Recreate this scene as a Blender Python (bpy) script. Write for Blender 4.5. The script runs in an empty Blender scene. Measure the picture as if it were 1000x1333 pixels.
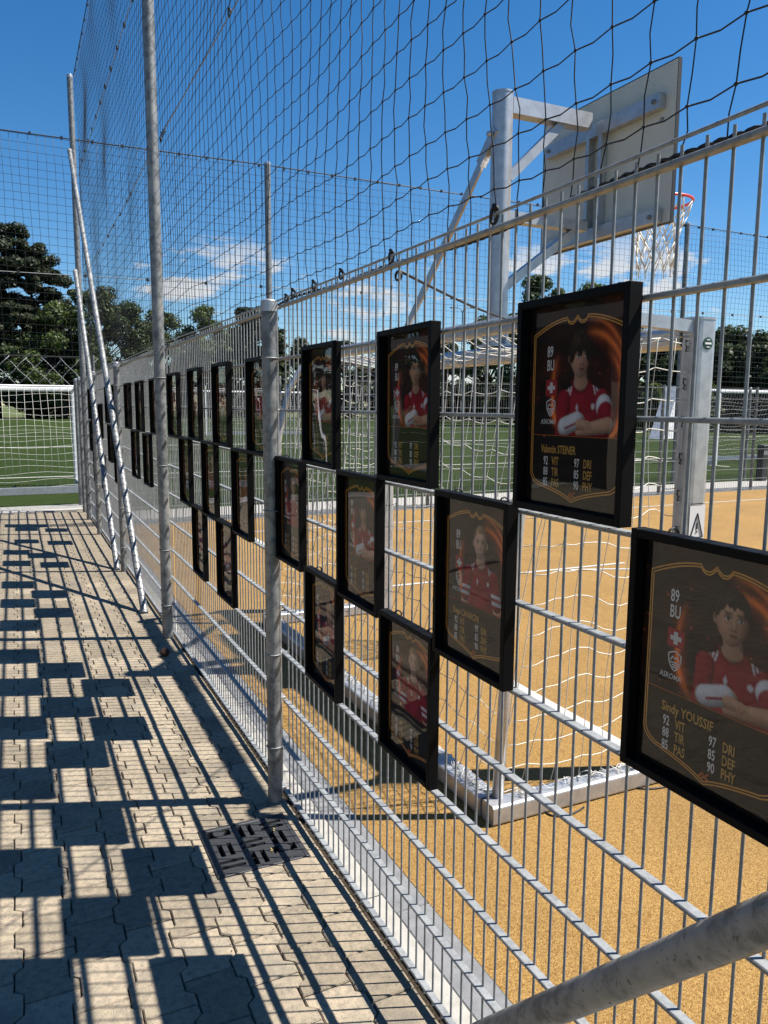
import bpy, bmesh, math, random
from mathutils import Vector, Matrix
import numpy as np
R = math.radians
random.seed(7)
rng = np.random.default_rng(7)
scene = bpy.context.scene
COL = scene.collection

# ------------------------------------------------------------------ camera
CAMX, CAMZ = -0.9686, 1.6586
YAW, PITCH, ROLL, FPX = 0.44197, 0.13534, 0.006486, 1012.12
fwd = Vector((math.sin(YAW)*math.cos(PITCH), math.cos(YAW)*math.cos(PITCH), -math.sin(PITCH)))
rgt = Vector((math.cos(YAW), -math.sin(YAW), 0)); upv = rgt.cross(fwd)
c_, s_ = math.cos(ROLL), math.sin(ROLL)
rgt, upv = c_*rgt + s_*upv, c_*upv - s_*rgt
cam = bpy.data.cameras.new('camera'); camo = bpy.data.objects.new('camera', cam); COL.objects.link(camo)
M = Matrix((rgt, upv, -fwd)).transposed().to_4x4(); M.translation = Vector((CAMX, 0, CAMZ)); camo.matrix_world = M
cam.sensor_fit = 'VERTICAL'; cam.sensor_height = 36; cam.lens = FPX/1333*36
cam.clip_start = .02; cam.clip_end = 2000
scene.camera = camo

# ------------------------------------------------------------------ sky, sun, exposure
SUN = Vector((.6, -.235, 1)).normalized()
EL = math.asin(SUN.z); AZ = math.atan2(SUN.x, SUN.y)
world = bpy.data.worlds.new('World'); scene.world = world; world.use_nodes = True
nt = world.node_tree; nt.nodes.clear()
def N(t, kind, **kw):
    n = t.nodes.new(kind)
    for k, v in kw.items():
        if k.startswith('in_'):
            key = k[3:]; n.inputs[int(key) if key.isdigit() else key].default_value = v
        else: setattr(n, k, v)
    return n
sky = N(nt, 'ShaderNodeTexSky', sky_type='NISHITA', sun_disc=False, sun_elevation=EL, sun_rotation=AZ,
        altitude=300, air_density=1.0, dust_density=.15, ozone_density=4.0)
hs = N(nt, 'ShaderNodeHueSaturation', in_Saturation=1.31, in_Value=1.0)
nt.links.new(sky.outputs[0], hs.inputs['Color'])
bg = N(nt, 'ShaderNodeBackground', in_Strength=.0585)
nt.links.new(hs.outputs[0], bg.inputs[0])
# low fair-weather clouds all round the horizon
tc = N(nt, 'ShaderNodeTexCoord')
mp = N(nt, 'ShaderNodeMapping'); mp.inputs['Scale'].default_value = (1, 1, 3.2); mp.inputs['Location'].default_value = (.36, .1, 0)
nt.links.new(tc.outputs['Generated'], mp.inputs[0])
no = N(nt, 'ShaderNodeTexNoise', in_Scale=6.4, in_Detail=10, in_Roughness=.6)
nt.links.new(mp.outputs[0], no.inputs['Vector'])
cr = N(nt, 'ShaderNodeValToRGB'); cr.color_ramp.elements[0].position = .562; cr.color_ramp.elements[1].position = .622
nt.links.new(no.outputs['Fac'], cr.inputs[0])
sx = N(nt, 'ShaderNodeSeparateXYZ'); nt.links.new(tc.outputs['Generated'], sx.inputs[0])
lo = N(nt, 'ShaderNodeValToRGB')
lo.color_ramp.elements[0].position = .0; lo.color_ramp.elements[0].color = (1, 1, 1, 1)
lo.color_ramp.elements[1].position = .215; lo.color_ramp.elements[1].color = (0, 0, 0, 1)
e = lo.color_ramp.elements.new(.165); e.color = (1, 1, 1, 1)
nt.links.new(sx.outputs[2], lo.inputs[0])
mu = N(nt, 'ShaderNodeMath', operation='MULTIPLY'); nt.links.new(cr.outputs[0], mu.inputs[0]); nt.links.new(lo.outputs[0], mu.inputs[1])
mc = N(nt, 'ShaderNodeMath', operation='MULTIPLY'); nt.links.new(mu.outputs[0], mc.inputs[0]); mc.inputs[1].default_value = .85
bgc = N(nt, 'ShaderNodeBackground'); bgc.inputs[0].default_value = (1, 1, 1, 1); bgc.inputs[1].default_value = .34
mix = N(nt, 'ShaderNodeMixShader'); nt.links.new(mc.outputs[0], mix.inputs[0]); nt.links.new(bg.outputs[0], mix.inputs[1]); nt.links.new(bgc.outputs[0], mix.inputs[2])
wo = N(nt, 'ShaderNodeOutputWorld'); nt.links.new(mix.outputs[0], wo.inputs[0])

sl = bpy.data.lights.new('sun', 'SUN'); sl.energy = 5.0; sl.angle = R(.53); sl.color = (1, .945, .86)
so = bpy.data.objects.new('sun', sl); COL.objects.link(so)
so.rotation_euler = (-SUN).to_track_quat('-Z', 'Y').to_euler(); so.location = (10, -5, 20)
vs = scene.view_settings; vs.view_transform = 'Standard'; vs.look = 'None'; vs.exposure = 1.22; vs.gamma = 1; vs.use_curve_mapping = False
scene.cycles.max_bounces = 8; scene.cycles.transparent_max_bounces = 24
scene.cycles.caustics_reflective = False; scene.cycles.caustics_refractive = False

# ------------------------------------------------------------------ materials
MAT = {}
def mat(name, color, rough=.6, metal=0.0, spec=.5, vary=None, bump=None, obj_rand=0.0, coords='Object'):
    """principled; vary=(scale, color2, lo, hi, detail) mixes a second colour by noise; bump=(scale,strength,distance)"""
    m = bpy.data.materials.new(name); m.use_nodes = True; t = m.node_tree
    b = t.nodes['Principled BSDF']; b.inputs['Base Color'].default_value = (*color, 1)
    b.inputs['Roughness'].default_value = rough; b.inputs['Metallic'].default_value = metal
    b.inputs['Specular IOR Level'].default_value = spec
    g = N(t, 'ShaderNodeTexCoord') if coords != 'World' else N(t, 'ShaderNodeNewGeometry')
    vec = g.outputs['Position'] if coords == 'World' else g.outputs[coords]
    cur = None
    if vary:
        for v in (vary if isinstance(vary, list) else [vary]):
            sc, c2, l, h, det = v
            n = N(t, 'ShaderNodeTexNoise', in_Scale=sc, in_Detail=det, in_Roughness=.6); t.links.new(vec, n.inputs['Vector'])
            r = N(t, 'ShaderNodeValToRGB'); r.color_ramp.elements[0].position = l; r.color_ramp.elements[1].position = h
            t.links.new(n.outputs['Fac'], r.inputs[0])
            x = N(t, 'ShaderNodeMix', data_type='RGBA')
            t.links.new(r.outputs[0], x.inputs[0])
            if cur: t.links.new(cur, x.inputs[6])
            else: x.inputs[6].default_value = (*color, 1)
            x.inputs[7].default_value = (*c2, 1)
            cur = x.outputs[2]
    if obj_rand:
        oi = N(t, 'ShaderNodeObjectInfo')
        mr = N(t, 'ShaderNodeMapRange'); mr.inputs[3].default_value = 1-obj_rand; mr.inputs[4].default_value = 1+obj_rand
        t.links.new(oi.outputs['Random'], mr.inputs[0])
        h = N(t, 'ShaderNodeHueSaturation')
        if cur: t.links.new(cur, h.inputs['Color'])
        else: h.inputs['Color'].default_value = (*color, 1)
        t.links.new(mr.outputs[0], h.inputs['Value']); cur = h.outputs[0]
    if cur: t.links.new(cur, b.inputs['Base Color'])
    if bump:
        prev = None
        for (bs, st, ds) in (bump if isinstance(bump, list) else [bump]):
            n = N(t, 'ShaderNodeTexNoise', in_Scale=bs, in_Detail=4); t.links.new(vec, n.inputs['Vector'])
            bp = N(t, 'ShaderNodeBump', in_Strength=st, in_Distance=ds); t.links.new(n.outputs['Fac'], bp.inputs['Height'])
            if prev: t.links.new(prev, bp.inputs['Normal'])
            prev = bp.outputs[0]
        t.links.new(prev, b.inputs['Normal'])
    MAT[name] = m
    return m
steel = mat('galvanised_steel', (.235, .245, .25), .45, .12, vary=[(55, (.165, .175, .18), .42, .62, 5), (9, (.29, .30, .305), .5, .75, 3)], bump=(120, .12, .002), coords='World')
steel_pipe = mat('weathered_steel_pipe', (.22, .227, .23), .48, .45, vary=[(26, (.115, .12, .122), .44, .60, 7), (7, (.28, .28, .265), .50, .68, 5), (90, (.09, .09, .085), .62, .70, 3)], bump=(60, .2, .003), coords='World')
alu = mat('brushed_aluminium', (.50, .51, .53), .42, .7, vary=(18, (.40, .41, .43), .4, .65, 4), bump=(90, .1, .001), coords='World')
black_frame = mat('black_lacquered_wood', (.0035, .0035, .004), .55, 0, .08, bump=(160, .08, .001))
black_plastic = mat('black_cord', (.010, .010, .012), .55, 0, .4)
white_cord = mat('white_net_cord', (.56, .55, .51), .8)
paver_m = mat('concrete_paver', (.272, .222, .160), .9, 0, .2,
              vary=[(42, (0.1645, 0.1425, 0.1082), .42, .66, 6), (260, (0.2924, 0.2595, 0.2083), .56, .70, 2), (330, (0.0731, 0.06579, 0.05482), .60, .68, 2), (4, (0.1608, 0.1425, 0.1133), .5, .70, 5), (9, (0.2485, 0.212, 0.1499), .55, .75, 3)],
              bump=[(300, .7, .003), (40, .55, .006)], obj_rand=.21, coords='World')
sand_m = mat('joint_sand', (.10, .085, .06), .95, 0, .1, vary=(90, (.05, .045, .03), .4, .6, 4), coords='World')
kerb_m = mat('pale_concrete', (0.307, 0.2961, 0.2705), .85, 0, .25, vary=[(14, (0.2485, 0.2376, 0.212), .45, .7, 5), (200, (0.2047, 0.1974, 0.1827), .62, .7, 2)], bump=(180, .3, .002), coords='World')
slab_m = mat('grey_concrete', (0.1718, 0.1754, 0.1827), .85, 0, .25, vary=[(11, (0.1243, 0.1279, 0.1352), .42, .68, 5), (160, (0.1096, 0.1096, 0.1096), .6, .7, 2)], bump=(180, .3, .002), coords='World')
path_m = mat('pale_path_gravel', (0.2924, 0.2814, 0.2632), .9, 0, .2, vary=(20, (0.2266, 0.2193, 0.2047), .4, .7, 5), bump=(120, .4, .003), coords='World')
white_paint = mat('white_line_paint', (0.3801, 0.3728, 0.3545), .7, 0, .3, vary=(160, (0.2778, 0.2558, 0.212), .6, .72, 3), bump=(300, .5, .002), coords='World')
white_alu = mat('white_powder_coat', (.74, .75, .76), .4, 0, .5)
soil_m = mat('dark_soil', (.045, .035, .025), .95, 0, .1, vary=(60, (.02, .016, .012), .4, .6, 5), coords='World')
iron_m = mat('cast_iron', (.036, .038, .042), .5, .25, .5, vary=(120, (.03, .03, .033), .45, .6, 4), bump=(240, .4, .002), coords='World')
pit_m = mat('drain_pit_shade', (.008, .008, .008), .9)  # near-black colour puts a deep shaft's shade into the shallow floor under the grate
wood_m = mat('bark', (.085, .06, .045), .9, 0, .1, vary=(8, (.05, .04, .03), .4, .6, 4), bump=(20, .6, .05), coords='World')
board_m = mat('backboard_resin', (.60, .575, .50), .45, 0, .4, vary=(5, (.54, .515, .44), .4, .7, 3), coords='World')
red_m = mat('red_powder_coat', (.62, .05, .03), .35)
grass_base = mat('meadow_ground', (.07, .10, .035), .95, 0, .1, vary=(.4, (.10, .10, .05), .4, .65, 5), coords='World')

# rubber granulate court surface
def court_mat():
    m = bpy.data.materials.new('ochre_rubber_granulate'); m.use_nodes = True; t = m.node_tree; b = t.nodes['Principled BSDF']
    g = N(t, 'ShaderNodeNewGeometry')
    v = N(t, 'ShaderNodeTexVoronoi', in_Scale=270); t.links.new(g.outputs['Position'], v.inputs['Vector'])
    r = N(t, 'ShaderNodeValToRGB'); el = r.color_ramp.elements
    el[0].position = 0; el[0].color = (0.1320, 0.06433, 0.0135, 1); el[1].position = 1; el[1].color = (0.3195, 0.201, 0.0673, 1)
    x = el.new(.5); x.color = (0.2327, 0.133, 0.0350, 1)
    sp = N(t, 'ShaderNodeSeparateColor'); t.links.new(v.outputs['Color'], sp.inputs[0]); t.links.new(sp.outputs[0], r.inputs[0])
    n = N(t, 'ShaderNodeTexNoise', in_Scale=1.6, in_Detail=5); t.links.new(g.outputs['Position'], n.inputs['Vector'])
    mr = N(t, 'ShaderNodeMapRange'); mr.inputs[3].default_value = .72; mr.inputs[4].default_value = 1.26; t.links.new(n.outputs['Fac'], mr.inputs[0])
    h = N(t, 'ShaderNodeHueSaturation'); t.links.new(r.outputs[0], h.inputs['Color']); t.links.new(mr.outputs[0], h.inputs['Value'])
    t.links.new(h.outputs[0], b.inputs['Base Color']); b.inputs['Roughness'].default_value = .85; b.inputs['Specular IOR Level'].default_value = .3
    bp = N(t, 'ShaderNodeBump', in_Strength=.7, in_Distance=.004); bp.invert = True
    t.links.new(v.outputs['Distance'], bp.inputs['Height']); t.links.new(bp.outputs[0], b.inputs['Normal'])
    return m
court_m = court_mat()

def turf_mat():
    m = mat('artificial_turf', (0.02632, 0.04386, 0.0113), .9, 0, .06,
            vary=[(.12, (0.03509, 0.05409, 0.0143), .42, .6, 3), (60, (0.01608, 0.02924, 0.0067), .4, .65, 4), (3, (0.04094, 0.05482, 0.0174), .55, .75, 4)], bump=[(140, 1, .02)], coords='World')
    return m
turf_m = turf_mat()

def far_paving_mat():
    m = bpy.data.materials.new('far_paving'); m.use_nodes = True; t = m.node_tree; b = t.nodes['Principled BSDF']
    g = N(t, 'ShaderNodeNewGeometry')
    mpn = N(t, 'ShaderNodeMapping'); mpn.inputs['Rotation'].default_value = (0, 0, R(90)); t.links.new(g.outputs['Position'], mpn.inputs[0])
    br = N(t, 'ShaderNodeTexBrick'); t.links.new(mpn.outputs[0], br.inputs['Vector'])
    br.inputs['Scale'].default_value = 1; br.inputs['Brick Width'].default_value = .2; br.inputs['Row Height'].default_value = .147; br.inputs['Mortar Size'].default_value = .004
    br.inputs['Color1'].default_value = (0.1827, 0.1608, 0.1243, 1); br.inputs['Color2'].default_value = (0.212, 0.1864, 0.1425, 1); br.inputs['Mortar'].default_value = (0.05117, 0.04386, 0.03655, 1)
    t.links.new(br.outputs['Color'], b.inputs['Base Color']); b.inputs['Roughness'].default_value = .9; b.inputs['Specular IOR Level'].default_value = .2
    bp = N(t, 'ShaderNodeBump', in_Strength=.6, in_Distance=.006); bp.invert = True
    t.links.new(br.outputs['Fac'], bp.inputs['Height']); t.links.new(bp.outputs[0], b.inputs['Normal'])
    return m
far_paving_m = far_paving_mat()

def leaf_mat(name, c1, c2):
    m = bpy.data.materials.new(name); m.use_nodes = True; t = m.node_tree; t.nodes.clear()
    g = N(t, 'ShaderNodeNewGeometry')
    n = N(t, 'ShaderNodeTexNoise', in_Scale=.55, in_Detail=3); t.links.new(g.outputs['Position'], n.inputs['Vector'])
    x = N(t, 'ShaderNodeMix', data_type='RGBA'); x.inputs[6].default_value = (*c1, 1); x.inputs[7].default_value = (*c2, 1)
    r = N(t, 'ShaderNodeValToRGB'); r.color_ramp.elements[0].position = .38; r.color_ramp.elements[1].position = .62
    t.links.new(n.outputs['Fac'], r.inputs[0]); t.links.new(r.outputs[0], x.inputs[0])
    d = N(t, 'ShaderNodeBsdfDiffuse'); tr = N(t, 'ShaderNodeBsdfTranslucent'); gl = N(t, 'ShaderNodeBsdfGlossy', in_Roughness=.5)
    t.links.new(x.outputs[2], d.inputs[0]); t.links.new(x.outputs[2], tr.inputs[0])
    m1 = N(t, 'ShaderNodeMixShader'); m1.inputs[0].default_value = .3; t.links.new(d.outputs[0], m1.inputs[1]); t.links.new(tr.outputs[0], m1.inputs[2])
    m2 = N(t, 'ShaderNodeMixShader'); m2.inputs[0].default_value = .02; t.links.new(m1.outputs[0], m2.inputs[1]); t.links.new(gl.outputs[0], m2.inputs[2])
    o = N(t, 'ShaderNodeOutputMaterial'); t.links.new(m2.outputs[0], o.inputs[0])
    return m
leaf_dark = leaf_mat('dark_leaves', (.026, .043, .015), (.052, .074, .025))
leaf_mid = leaf_mat('mid_leaves', (.038, .063, .017), (.080, .108, .030))
leaf_pine = leaf_mat('pine_needles', (.020, .030, .014), (.040, .050, .024))
leaf_light = leaf_mat('light_leaves', (.06, .095, .02), (.11, .14, .035))

def glass_mat():
    m = bpy.data.materials.new('clear_pane'); m.use_nodes = True; t = m.node_tree; t.nodes.clear()
    tr = N(t, 'ShaderNodeBsdfTransparent'); gl = N(t, 'ShaderNodeBsdfGlossy', in_Roughness=.0)
    fr = N(t, 'ShaderNodeFresnel', in_IOR=1.55)
    g = N(t, 'ShaderNodeNewGeometry'); n = N(t, 'ShaderNodeTexNoise', in_Scale=6, in_Detail=1); t.links.new(g.outputs['Position'], n.inputs['Vector'])
    bp = N(t, 'ShaderNodeBump', in_Strength=.05, in_Distance=.01); t.links.new(n.outputs['Fac'], bp.inputs['Height']); t.links.new(bp.outputs[0], gl.inputs['Normal'])
    mm = N(t, 'ShaderNodeMath', operation='MULTIPLY'); mm.inputs[1].default_value = .85; mm.use_clamp = True; t.links.new(fr.outputs[0], mm.inputs[0])
    x = N(t, 'ShaderNodeMixShader'); t.links.new(mm.outputs[0], x.inputs[0]); t.links.new(tr.outputs[0], x.inputs[1]); t.links.new(gl.outputs[0], x.inputs[2])
    o = N(t, 'ShaderNodeOutputMaterial'); t.links.new(x.outputs[0], o.inputs[0])
    return m
glass_m = glass_mat()

# ------------------------------------------------------------------ helpers
def frames_along(p0, p1):
    d = (p1-p0).normalized(); a = Vector((0, 0, 1)) if abs(d.z) < .9 else Vector((1, 0, 0))
    u = d.cross(a).normalized(); return u, d.cross(u).normalized()
class MB:
    def __init__(s): s.v = []; s.f = []; s.sm = []
    def add(s, vs, fs, smooth=False):
        o = len(s.v); s.v += [tuple(v) for v in vs]; s.f += [tuple(i+o for i in f) for f in fs]; s.sm += [smooth]*len(fs)
    def box(s, a, b):
        (x0, y0, z0), (x1, y1, z1) = a, b
        s.add([(x0, y0, z0), (x1, y0, z0), (x1, y1, z0), (x0, y1, z0), (x0, y0, z1), (x1, y0, z1), (x1, y1, z1), (x0, y1, z1)],
              [(0, 3, 2, 1), (4, 5, 6, 7), (0, 1, 5, 4), (1, 2, 6, 5), (2, 3, 7, 6), (3, 0, 4, 7)])
    def bbox(s, a, b, c=.003):
        """box with chamfered edges"""
        (x0, y0, z0), (x1, y1, z1) = a, b
        bm = bmesh.new(); bmesh.ops.create_cube(bm, size=1)
        for v in bm.verts: v.co = Vector((x0+(v.co.x+.5)*(x1-x0), y0+(v.co.y+.5)*(y1-y0), z0+(v.co.z+.5)*(z1-z0)))
        bmesh.ops.bevel(bm, geom=bm.edges[:], offset=c, segments=1, affect='EDGES')
        bm.verts.ensure_lookup_table(); bm.verts.index_update()
        s.add([v.co for v in bm.verts], [[v.index for v in f.verts] for f in bm.faces]); bm.free()
    def tube(s, p0, p1, r, n=8, r1=None, caps=True, smooth=True):
        p0, p1 = Vector(p0), Vector(p1); u, w = frames_along(p0, p1); r1 = r if r1 is None else r1
        vs = []
        for p, rr in ((p0, r), (p1, r1)):
            for i in range(n):
                a = 2*math.pi*i/n; vs.append(p + u*math.cos(a)*rr + w*math.sin(a)*rr)
        s.add(vs, [(i, (i+1) % n, n+(i+1) % n, n+i) for i in range(n)], smooth)
        if caps: s.add(vs[:n], [tuple(range(n))[::-1]]); s.add(vs[n:], [tuple(range(n))])
    def poly(s, pts, r, n=5, closed=False, smooth=True):
        P = [Vector(p) for p in pts]; m = len(P); vs = []
        u = None
        for i, p in enumerate(P):
            a = P[i-1] if (i > 0 or closed) else P[i]; b = P[(i+1) % m] if (i < m-1 or closed) else P[i]
            d = (b-a).normalized()
            if u is None: u, w = frames_along(Vector((0, 0, 0)), d)
            else:
                u = (u - d*u.dot(d)).normalized()
            w = d.cross(u)
            rr = r[i] if isinstance(r, (list, tuple)) else r
            for k in range(n):
                t = 2*math.pi*k/n; vs.append(p+u*math.cos(t)*rr+w*math.sin(t)*rr)
        fs = []
        for i in range(m if closed else m-1):
            j = (i+1) % m
            for k in range(n): fs.append((i*n+k, i*n+(k+1) % n, j*n+(k+1) % n, j*n+k))
        if not closed: fs += [tuple(range(n))[::-1], tuple((m-1)*n+k for k in range(n))]
        s.add(vs, fs, smooth)
    def beam(s, p0, p1, w, h, up=(0, 0, 1)):
        p0, p1 = Vector(p0), Vector(p1); d = (p1-p0).normalized(); u = d.cross(Vector(up)).normalized(); v = u.cross(d)
        vs = [p + u*a*w/2 + v*b*h/2 for p in (p0, p1) for a, b in ((-1, -1), (1, -1), (1, 1), (-1, 1))]
        s.add(vs, [(3, 2, 1, 0), (4, 5, 6, 7), (0, 1, 5, 4), (1, 2, 6, 5), (2, 3, 7, 6), (3, 0, 4, 7)])
    def ring(s, c, R_, r, axis=(0, 0, 1), n=16, m=6, sx=1.0, sy=1.0):
        ax = Vector(axis).normalized(); a = Vector((1, 0, 0)) if abs(ax.x) < .9 else Vector((0, 1, 0))
        u = ax.cross(a).normalized(); w = ax.cross(u)
        s.poly([Vector(c)+u*math.cos(2*math.pi*i/n)*R_*sx+w*math.sin(2*math.pi*i/n)*R_*sy for i in range(n)], r, m, True)
    def prism(s, pts, z0, z1):
        n = len(pts); s.add([(x, y, z0) for x, y in pts]+[(x, y, z1) for x, y in pts],
            [tuple(range(n))[::-1], tuple(range(n, 2*n))]+[(i, (i+1) % n, n+(i+1) % n, n+i) for i in range(n)])
    def mesh(s, name, m):
        me = bpy.data.meshes.new(name); me.from_pydata(s.v, [], s.f); me.polygons.foreach_set('use_smooth', s.sm)
        if m: me.materials.append(m)
        me.update(); return me
def link(name, me, parent=None, loc=(0, 0, 0), rot=(0, 0, 0)):
    o = bpy.data.objects.new(name, me); COL.objects.link(o)
    if parent: o.parent = parent
    o.location = loc; o.rotation_euler = rot; return o
def part(name, mb, m, parent, loc=(0, 0, 0)): return link(name, mb.mesh(name, m), parent, loc)
def tag(o, label=None, cat=None, group=None, kind=None):
    for k, v in (('label', label), ('category', cat), ('group', group), ('kind', kind)):
        if v: o[k] = v
    return o
def thing(name, label, cat, loc=(0, 0, 0), group=None, rot=(0, 0, 0)):
    return tag(link(name, None, None, loc, rot), label, cat, group)
def struct(name, mb, m): return tag(link(name, mb.mesh(name, m)), kind='structure')
def stuff(o): o['kind'] = 'stuff'; return o
def boxmesh(name, a, b, m): q = MB(); q.box(a, b); return q.mesh(name, m)

# ------------------------------------------------------------------ SETTING: ground
q = MB(); q.box((-700, -300, -.5), (700, 900, -.06)); struct('ground', q, grass_base)
# walkway: sand bed with a hole for the drain, far sheet, pavers
DX0, DX1, DY0, DY1 = -.405, -.055, 2.545, 2.885
wk = MB()
for a, b in (((-2.7, -2, -.055), (DX0, 13.0, -.012)), ((DX1, -2, -.055), (-.022, 13.0, -.012)),
             ((DX0, -2, -.055), (DX1, DY0, -.012)), ((DX0, DY1, -.055), (DX1, 13.0, -.012))): wk.box(a, b)
walk = struct('walkway', wk, sand_m)
q = MB(); q.box((-14, -2, -.055), (-2.7, 13.0, -.001)); struct('pavement', q, far_paving_m)
q = MB(); q.box((-14, 13.72, -.055), (-8.5, 20, .03)); struct('terrace_floor', q, slab_m)
q = MB(); q.box((-.022, -2, -.055), (.02, 13.0, -.014)); struct('soil_strip', q, soil_m)
# interlocking pavers
LX = [-.008-.1475*i for i in range(0, 19)]
PA, PW, PL = .012, .1475, .2
def paver_mesh(par, seed, edge=False):
    rr = random.Random(seed); s = 1 if par == 0 else -1
    g = .0017
    prof = [(g, s), (.040, s), (.060, -s), (.140, -s), (.160, s), (.2-g, s)]
    L = [(-PW+g+PA*o+rr.uniform(-.001, .001), y) for y, o in prof]; Rr = [((-g+PA*o+rr.uniform(-.002, .001)) if not edge else -.001, y) for y, o in prof]
    pts = L[::-1]+Rr   # left from top to bottom, then right upward
    cx, cy = -PW/2, .1
    n = len(pts); tilt = (rr.uniform(-.016, .016), rr.uniform(-.012, .012)); dz = rr.uniform(-.002, .0015)
    vs = []
    for (ins, z) in ((0, -.03), (0, -.004), (.0035, 0)):
        for x, y in pts:
            xx = x+(cx-x)/abs(cx-x+1e-9)*ins*.9 if ins else x; yy = y+(cy-y)*ins*9 if ins else y
            vs.append((xx, yy, z+dz+(xx-cx)*tilt[0]+(yy-cy)*tilt[1]))
    fs = [(k*n+i, k*n+(i+1) % n, (k+1)*n+(i+1) % n, (k+1)*n+i) for k in range(2) for i in range(n)] + [tuple(range(2*n, 3*n))]
    return vs, fs
NV = 7
PV = [[paver_mesh(p, 100*p+k) for k in range(NV)] for p in range(2)]+[[paver_mesh(0, 300+k, True) for k in range(NV)]]
PM = []
for p in range(3):
    row = []
    for k in range(NV):
        q = MB(); q.add(*PV[p][k]); row.append(q.mesh('paver', paver_m))
    PM.append(row)
cells = []
for i in range(18):
    for j in range(-2, 68):
        y = j*PL + (PL/2 if i % 2 else 0); x = LX[i]
        if y+PL > 13.0 or y < 0: continue
        cells.append((x, y, i))
vis = []
def cut_drain(x, y):  # overlap with the drain frame
    return x > DX0-.012 and x-PW < DX1+.012 and y < DY1 and y+PL > DY0
for x, y, i in cells:
    d = math.hypot(x+.45, y)+ (3 if x < -1.3 else 0)
    if x < -1.36 or y < 1.15: d += 50
    vis.append((d, x, y, i))
vis.sort(); rest = MB()
for n, (d, x, y, i) in enumerate(vis):
    par = i % 2 if i else 2; k = random.randrange(NV)
    if cut_drain(x, y):
        for x_, y_, tests in (('l', 0, [((DX0, 0, 0), (1, 0, 0))]), ('r', 0, [((DX1, 0, 0), (-1, 0, 0))]),
                              ('b', 0, [((DX0, 0, 0), (-1, 0, 0)), ((DX1, 0, 0), (1, 0, 0)), ((0, DY0, 0), (0, 1, 0))]), ('t', 0, [((DX0, 0, 0), (-1, 0, 0)), ((DX1, 0, 0), (1, 0, 0)), ((0, DY1, 0), (0, -1, 0))])):
            bm = bmesh.new(); vs, fs = PV[par][k]; bv = [bm.verts.new((vx+x, vy+y, vz)) for vx, vy, vz in vs]
            for f in fs: bm.faces.new([bv[t] for t in f])
            for co, nn in tests: bmesh.ops.bisect_plane(bm, geom=bm.verts[:]+bm.edges[:]+bm.faces[:], plane_co=co, plane_no=nn, clear_outer=True)
            if len(bm.faces) > 2:
                me = bpy.data.meshes.new('paver'); bm.to_mesh(me); me.materials.append(paver_m); link('paver', me, walk)
            bm.free()
        continue
    if n < 300:
        o = link('paver', PM[par][k], walk, (x, y, 0))
    else:
        vs, fs = PV[par][k]; rest.add([(vx+x, vy+y, vz) for vx, vy, vz in vs], fs)
stuff(part('paver_field', rest, paver_m, walk))
# kerbs along the fence and slab of the court edge
kerb = MB(); kerb.box((.02, -2, -.055), (.211, 13.0, -.02)); kerb = struct('kerb', kerb, soil_m)
k1 = boxmesh('kerb_stone', (.02, .002, -.03), (.082, .996, .006), kerb_m)
k2 = MB(); k2.bbox((.085, .002, -.03), (.2095, .996, .003), .004); k2 = k2.mesh('edging_slab', slab_m)
for j in range(-1, 13):
    link('kerb_stone', k1, kerb, (0, j+.22, random.uniform(-.002, .002))); link('edging_slab', k2, kerb, (0, j+.12, random.uniform(-.002, .001)))
q = MB(); q.box((.211, -5, -.055), (17, 11.12, 0)); struct('court', q, court_m)
q = MB(); q.box((.211, 11.12, -.055), (60, 12.62, .004)); struct('path', q, path_m)
q = MB(); q.box((-40, 13.0, -.055), (.1, 13.72, .02)); struct('kerb_path', q, kerb_m)
q = MB(); q.box((.1, 12.62, -.055), (80, 13.72, -.005)); q.box((-8.5, 13.72, -.055), (80, 104, -.005)); q.box((-60, 20.0, -.055), (-8.5, 104, -.005)); struct('pitch', q, turf_m)
# court lines
def strip(mb, pts, w, z):
    P = [Vector((x, y, 0)) for x, y in pts]; vs = []
    for i, p in enumerate(P):
        d = (P[min(i+1, len(P)-1)]-P[max(i-1, 0)]).normalized(); nrm = Vector((-d.y, d.x, 0))*w/2
        vs += [(*(p+nrm).xy, z), (*(p-nrm).xy, z)]
    mb.add(vs, [(2*i, 2*i+1, 2*i+3, 2*i+2) for i in range(len(P)-1)])
q = MB(); strip(q, [(1.675, -4), (1.675, 9.93)], .065, .004); struct('goal_line', q, white_paint)
q = MB(); strip(q, [(1.72, 9.9), (16.5, 9.9)], .05, .004); struct('court_line', q, white_paint)
q = MB(); strip(q, [(1.72, 6.36), (4.9, 6.33)], .05, .004); struct('court_line', q, white_paint)
q = MB(); strip(q, [(4.15+2.35*math.cos(t)-.55, 4.06+2.25*math.sin(t)) for t in np.linspace(-1.35, 1.35, 40)], .05, .006); struct('court_line', q, white_paint)
q = MB(); strip(q, [(1.72, 1.8), (4.1, 1.8)], .05, .004); struct('court_line', q, white_paint)
for yy, w in ((33, .34), (19.4, .14), (55, .3), (44, .25)):
    q = MB(); strip(q, [(-55, yy), (75, yy)], w, .0); struct('pitch_line', q, white_paint)
q = MB(); strip(q, [(17.5, 15.9), (17.5, 100)], .12, .002); struct('pitch_line', q, white_paint)
q = MB(); strip(q, [(-9+5*math.cos(t), 13.8+6*math.sin(t)) for t in np.linspace(0, math.pi, 40)], .12, .001); struct('pitch_line', q, white_paint)

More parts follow.
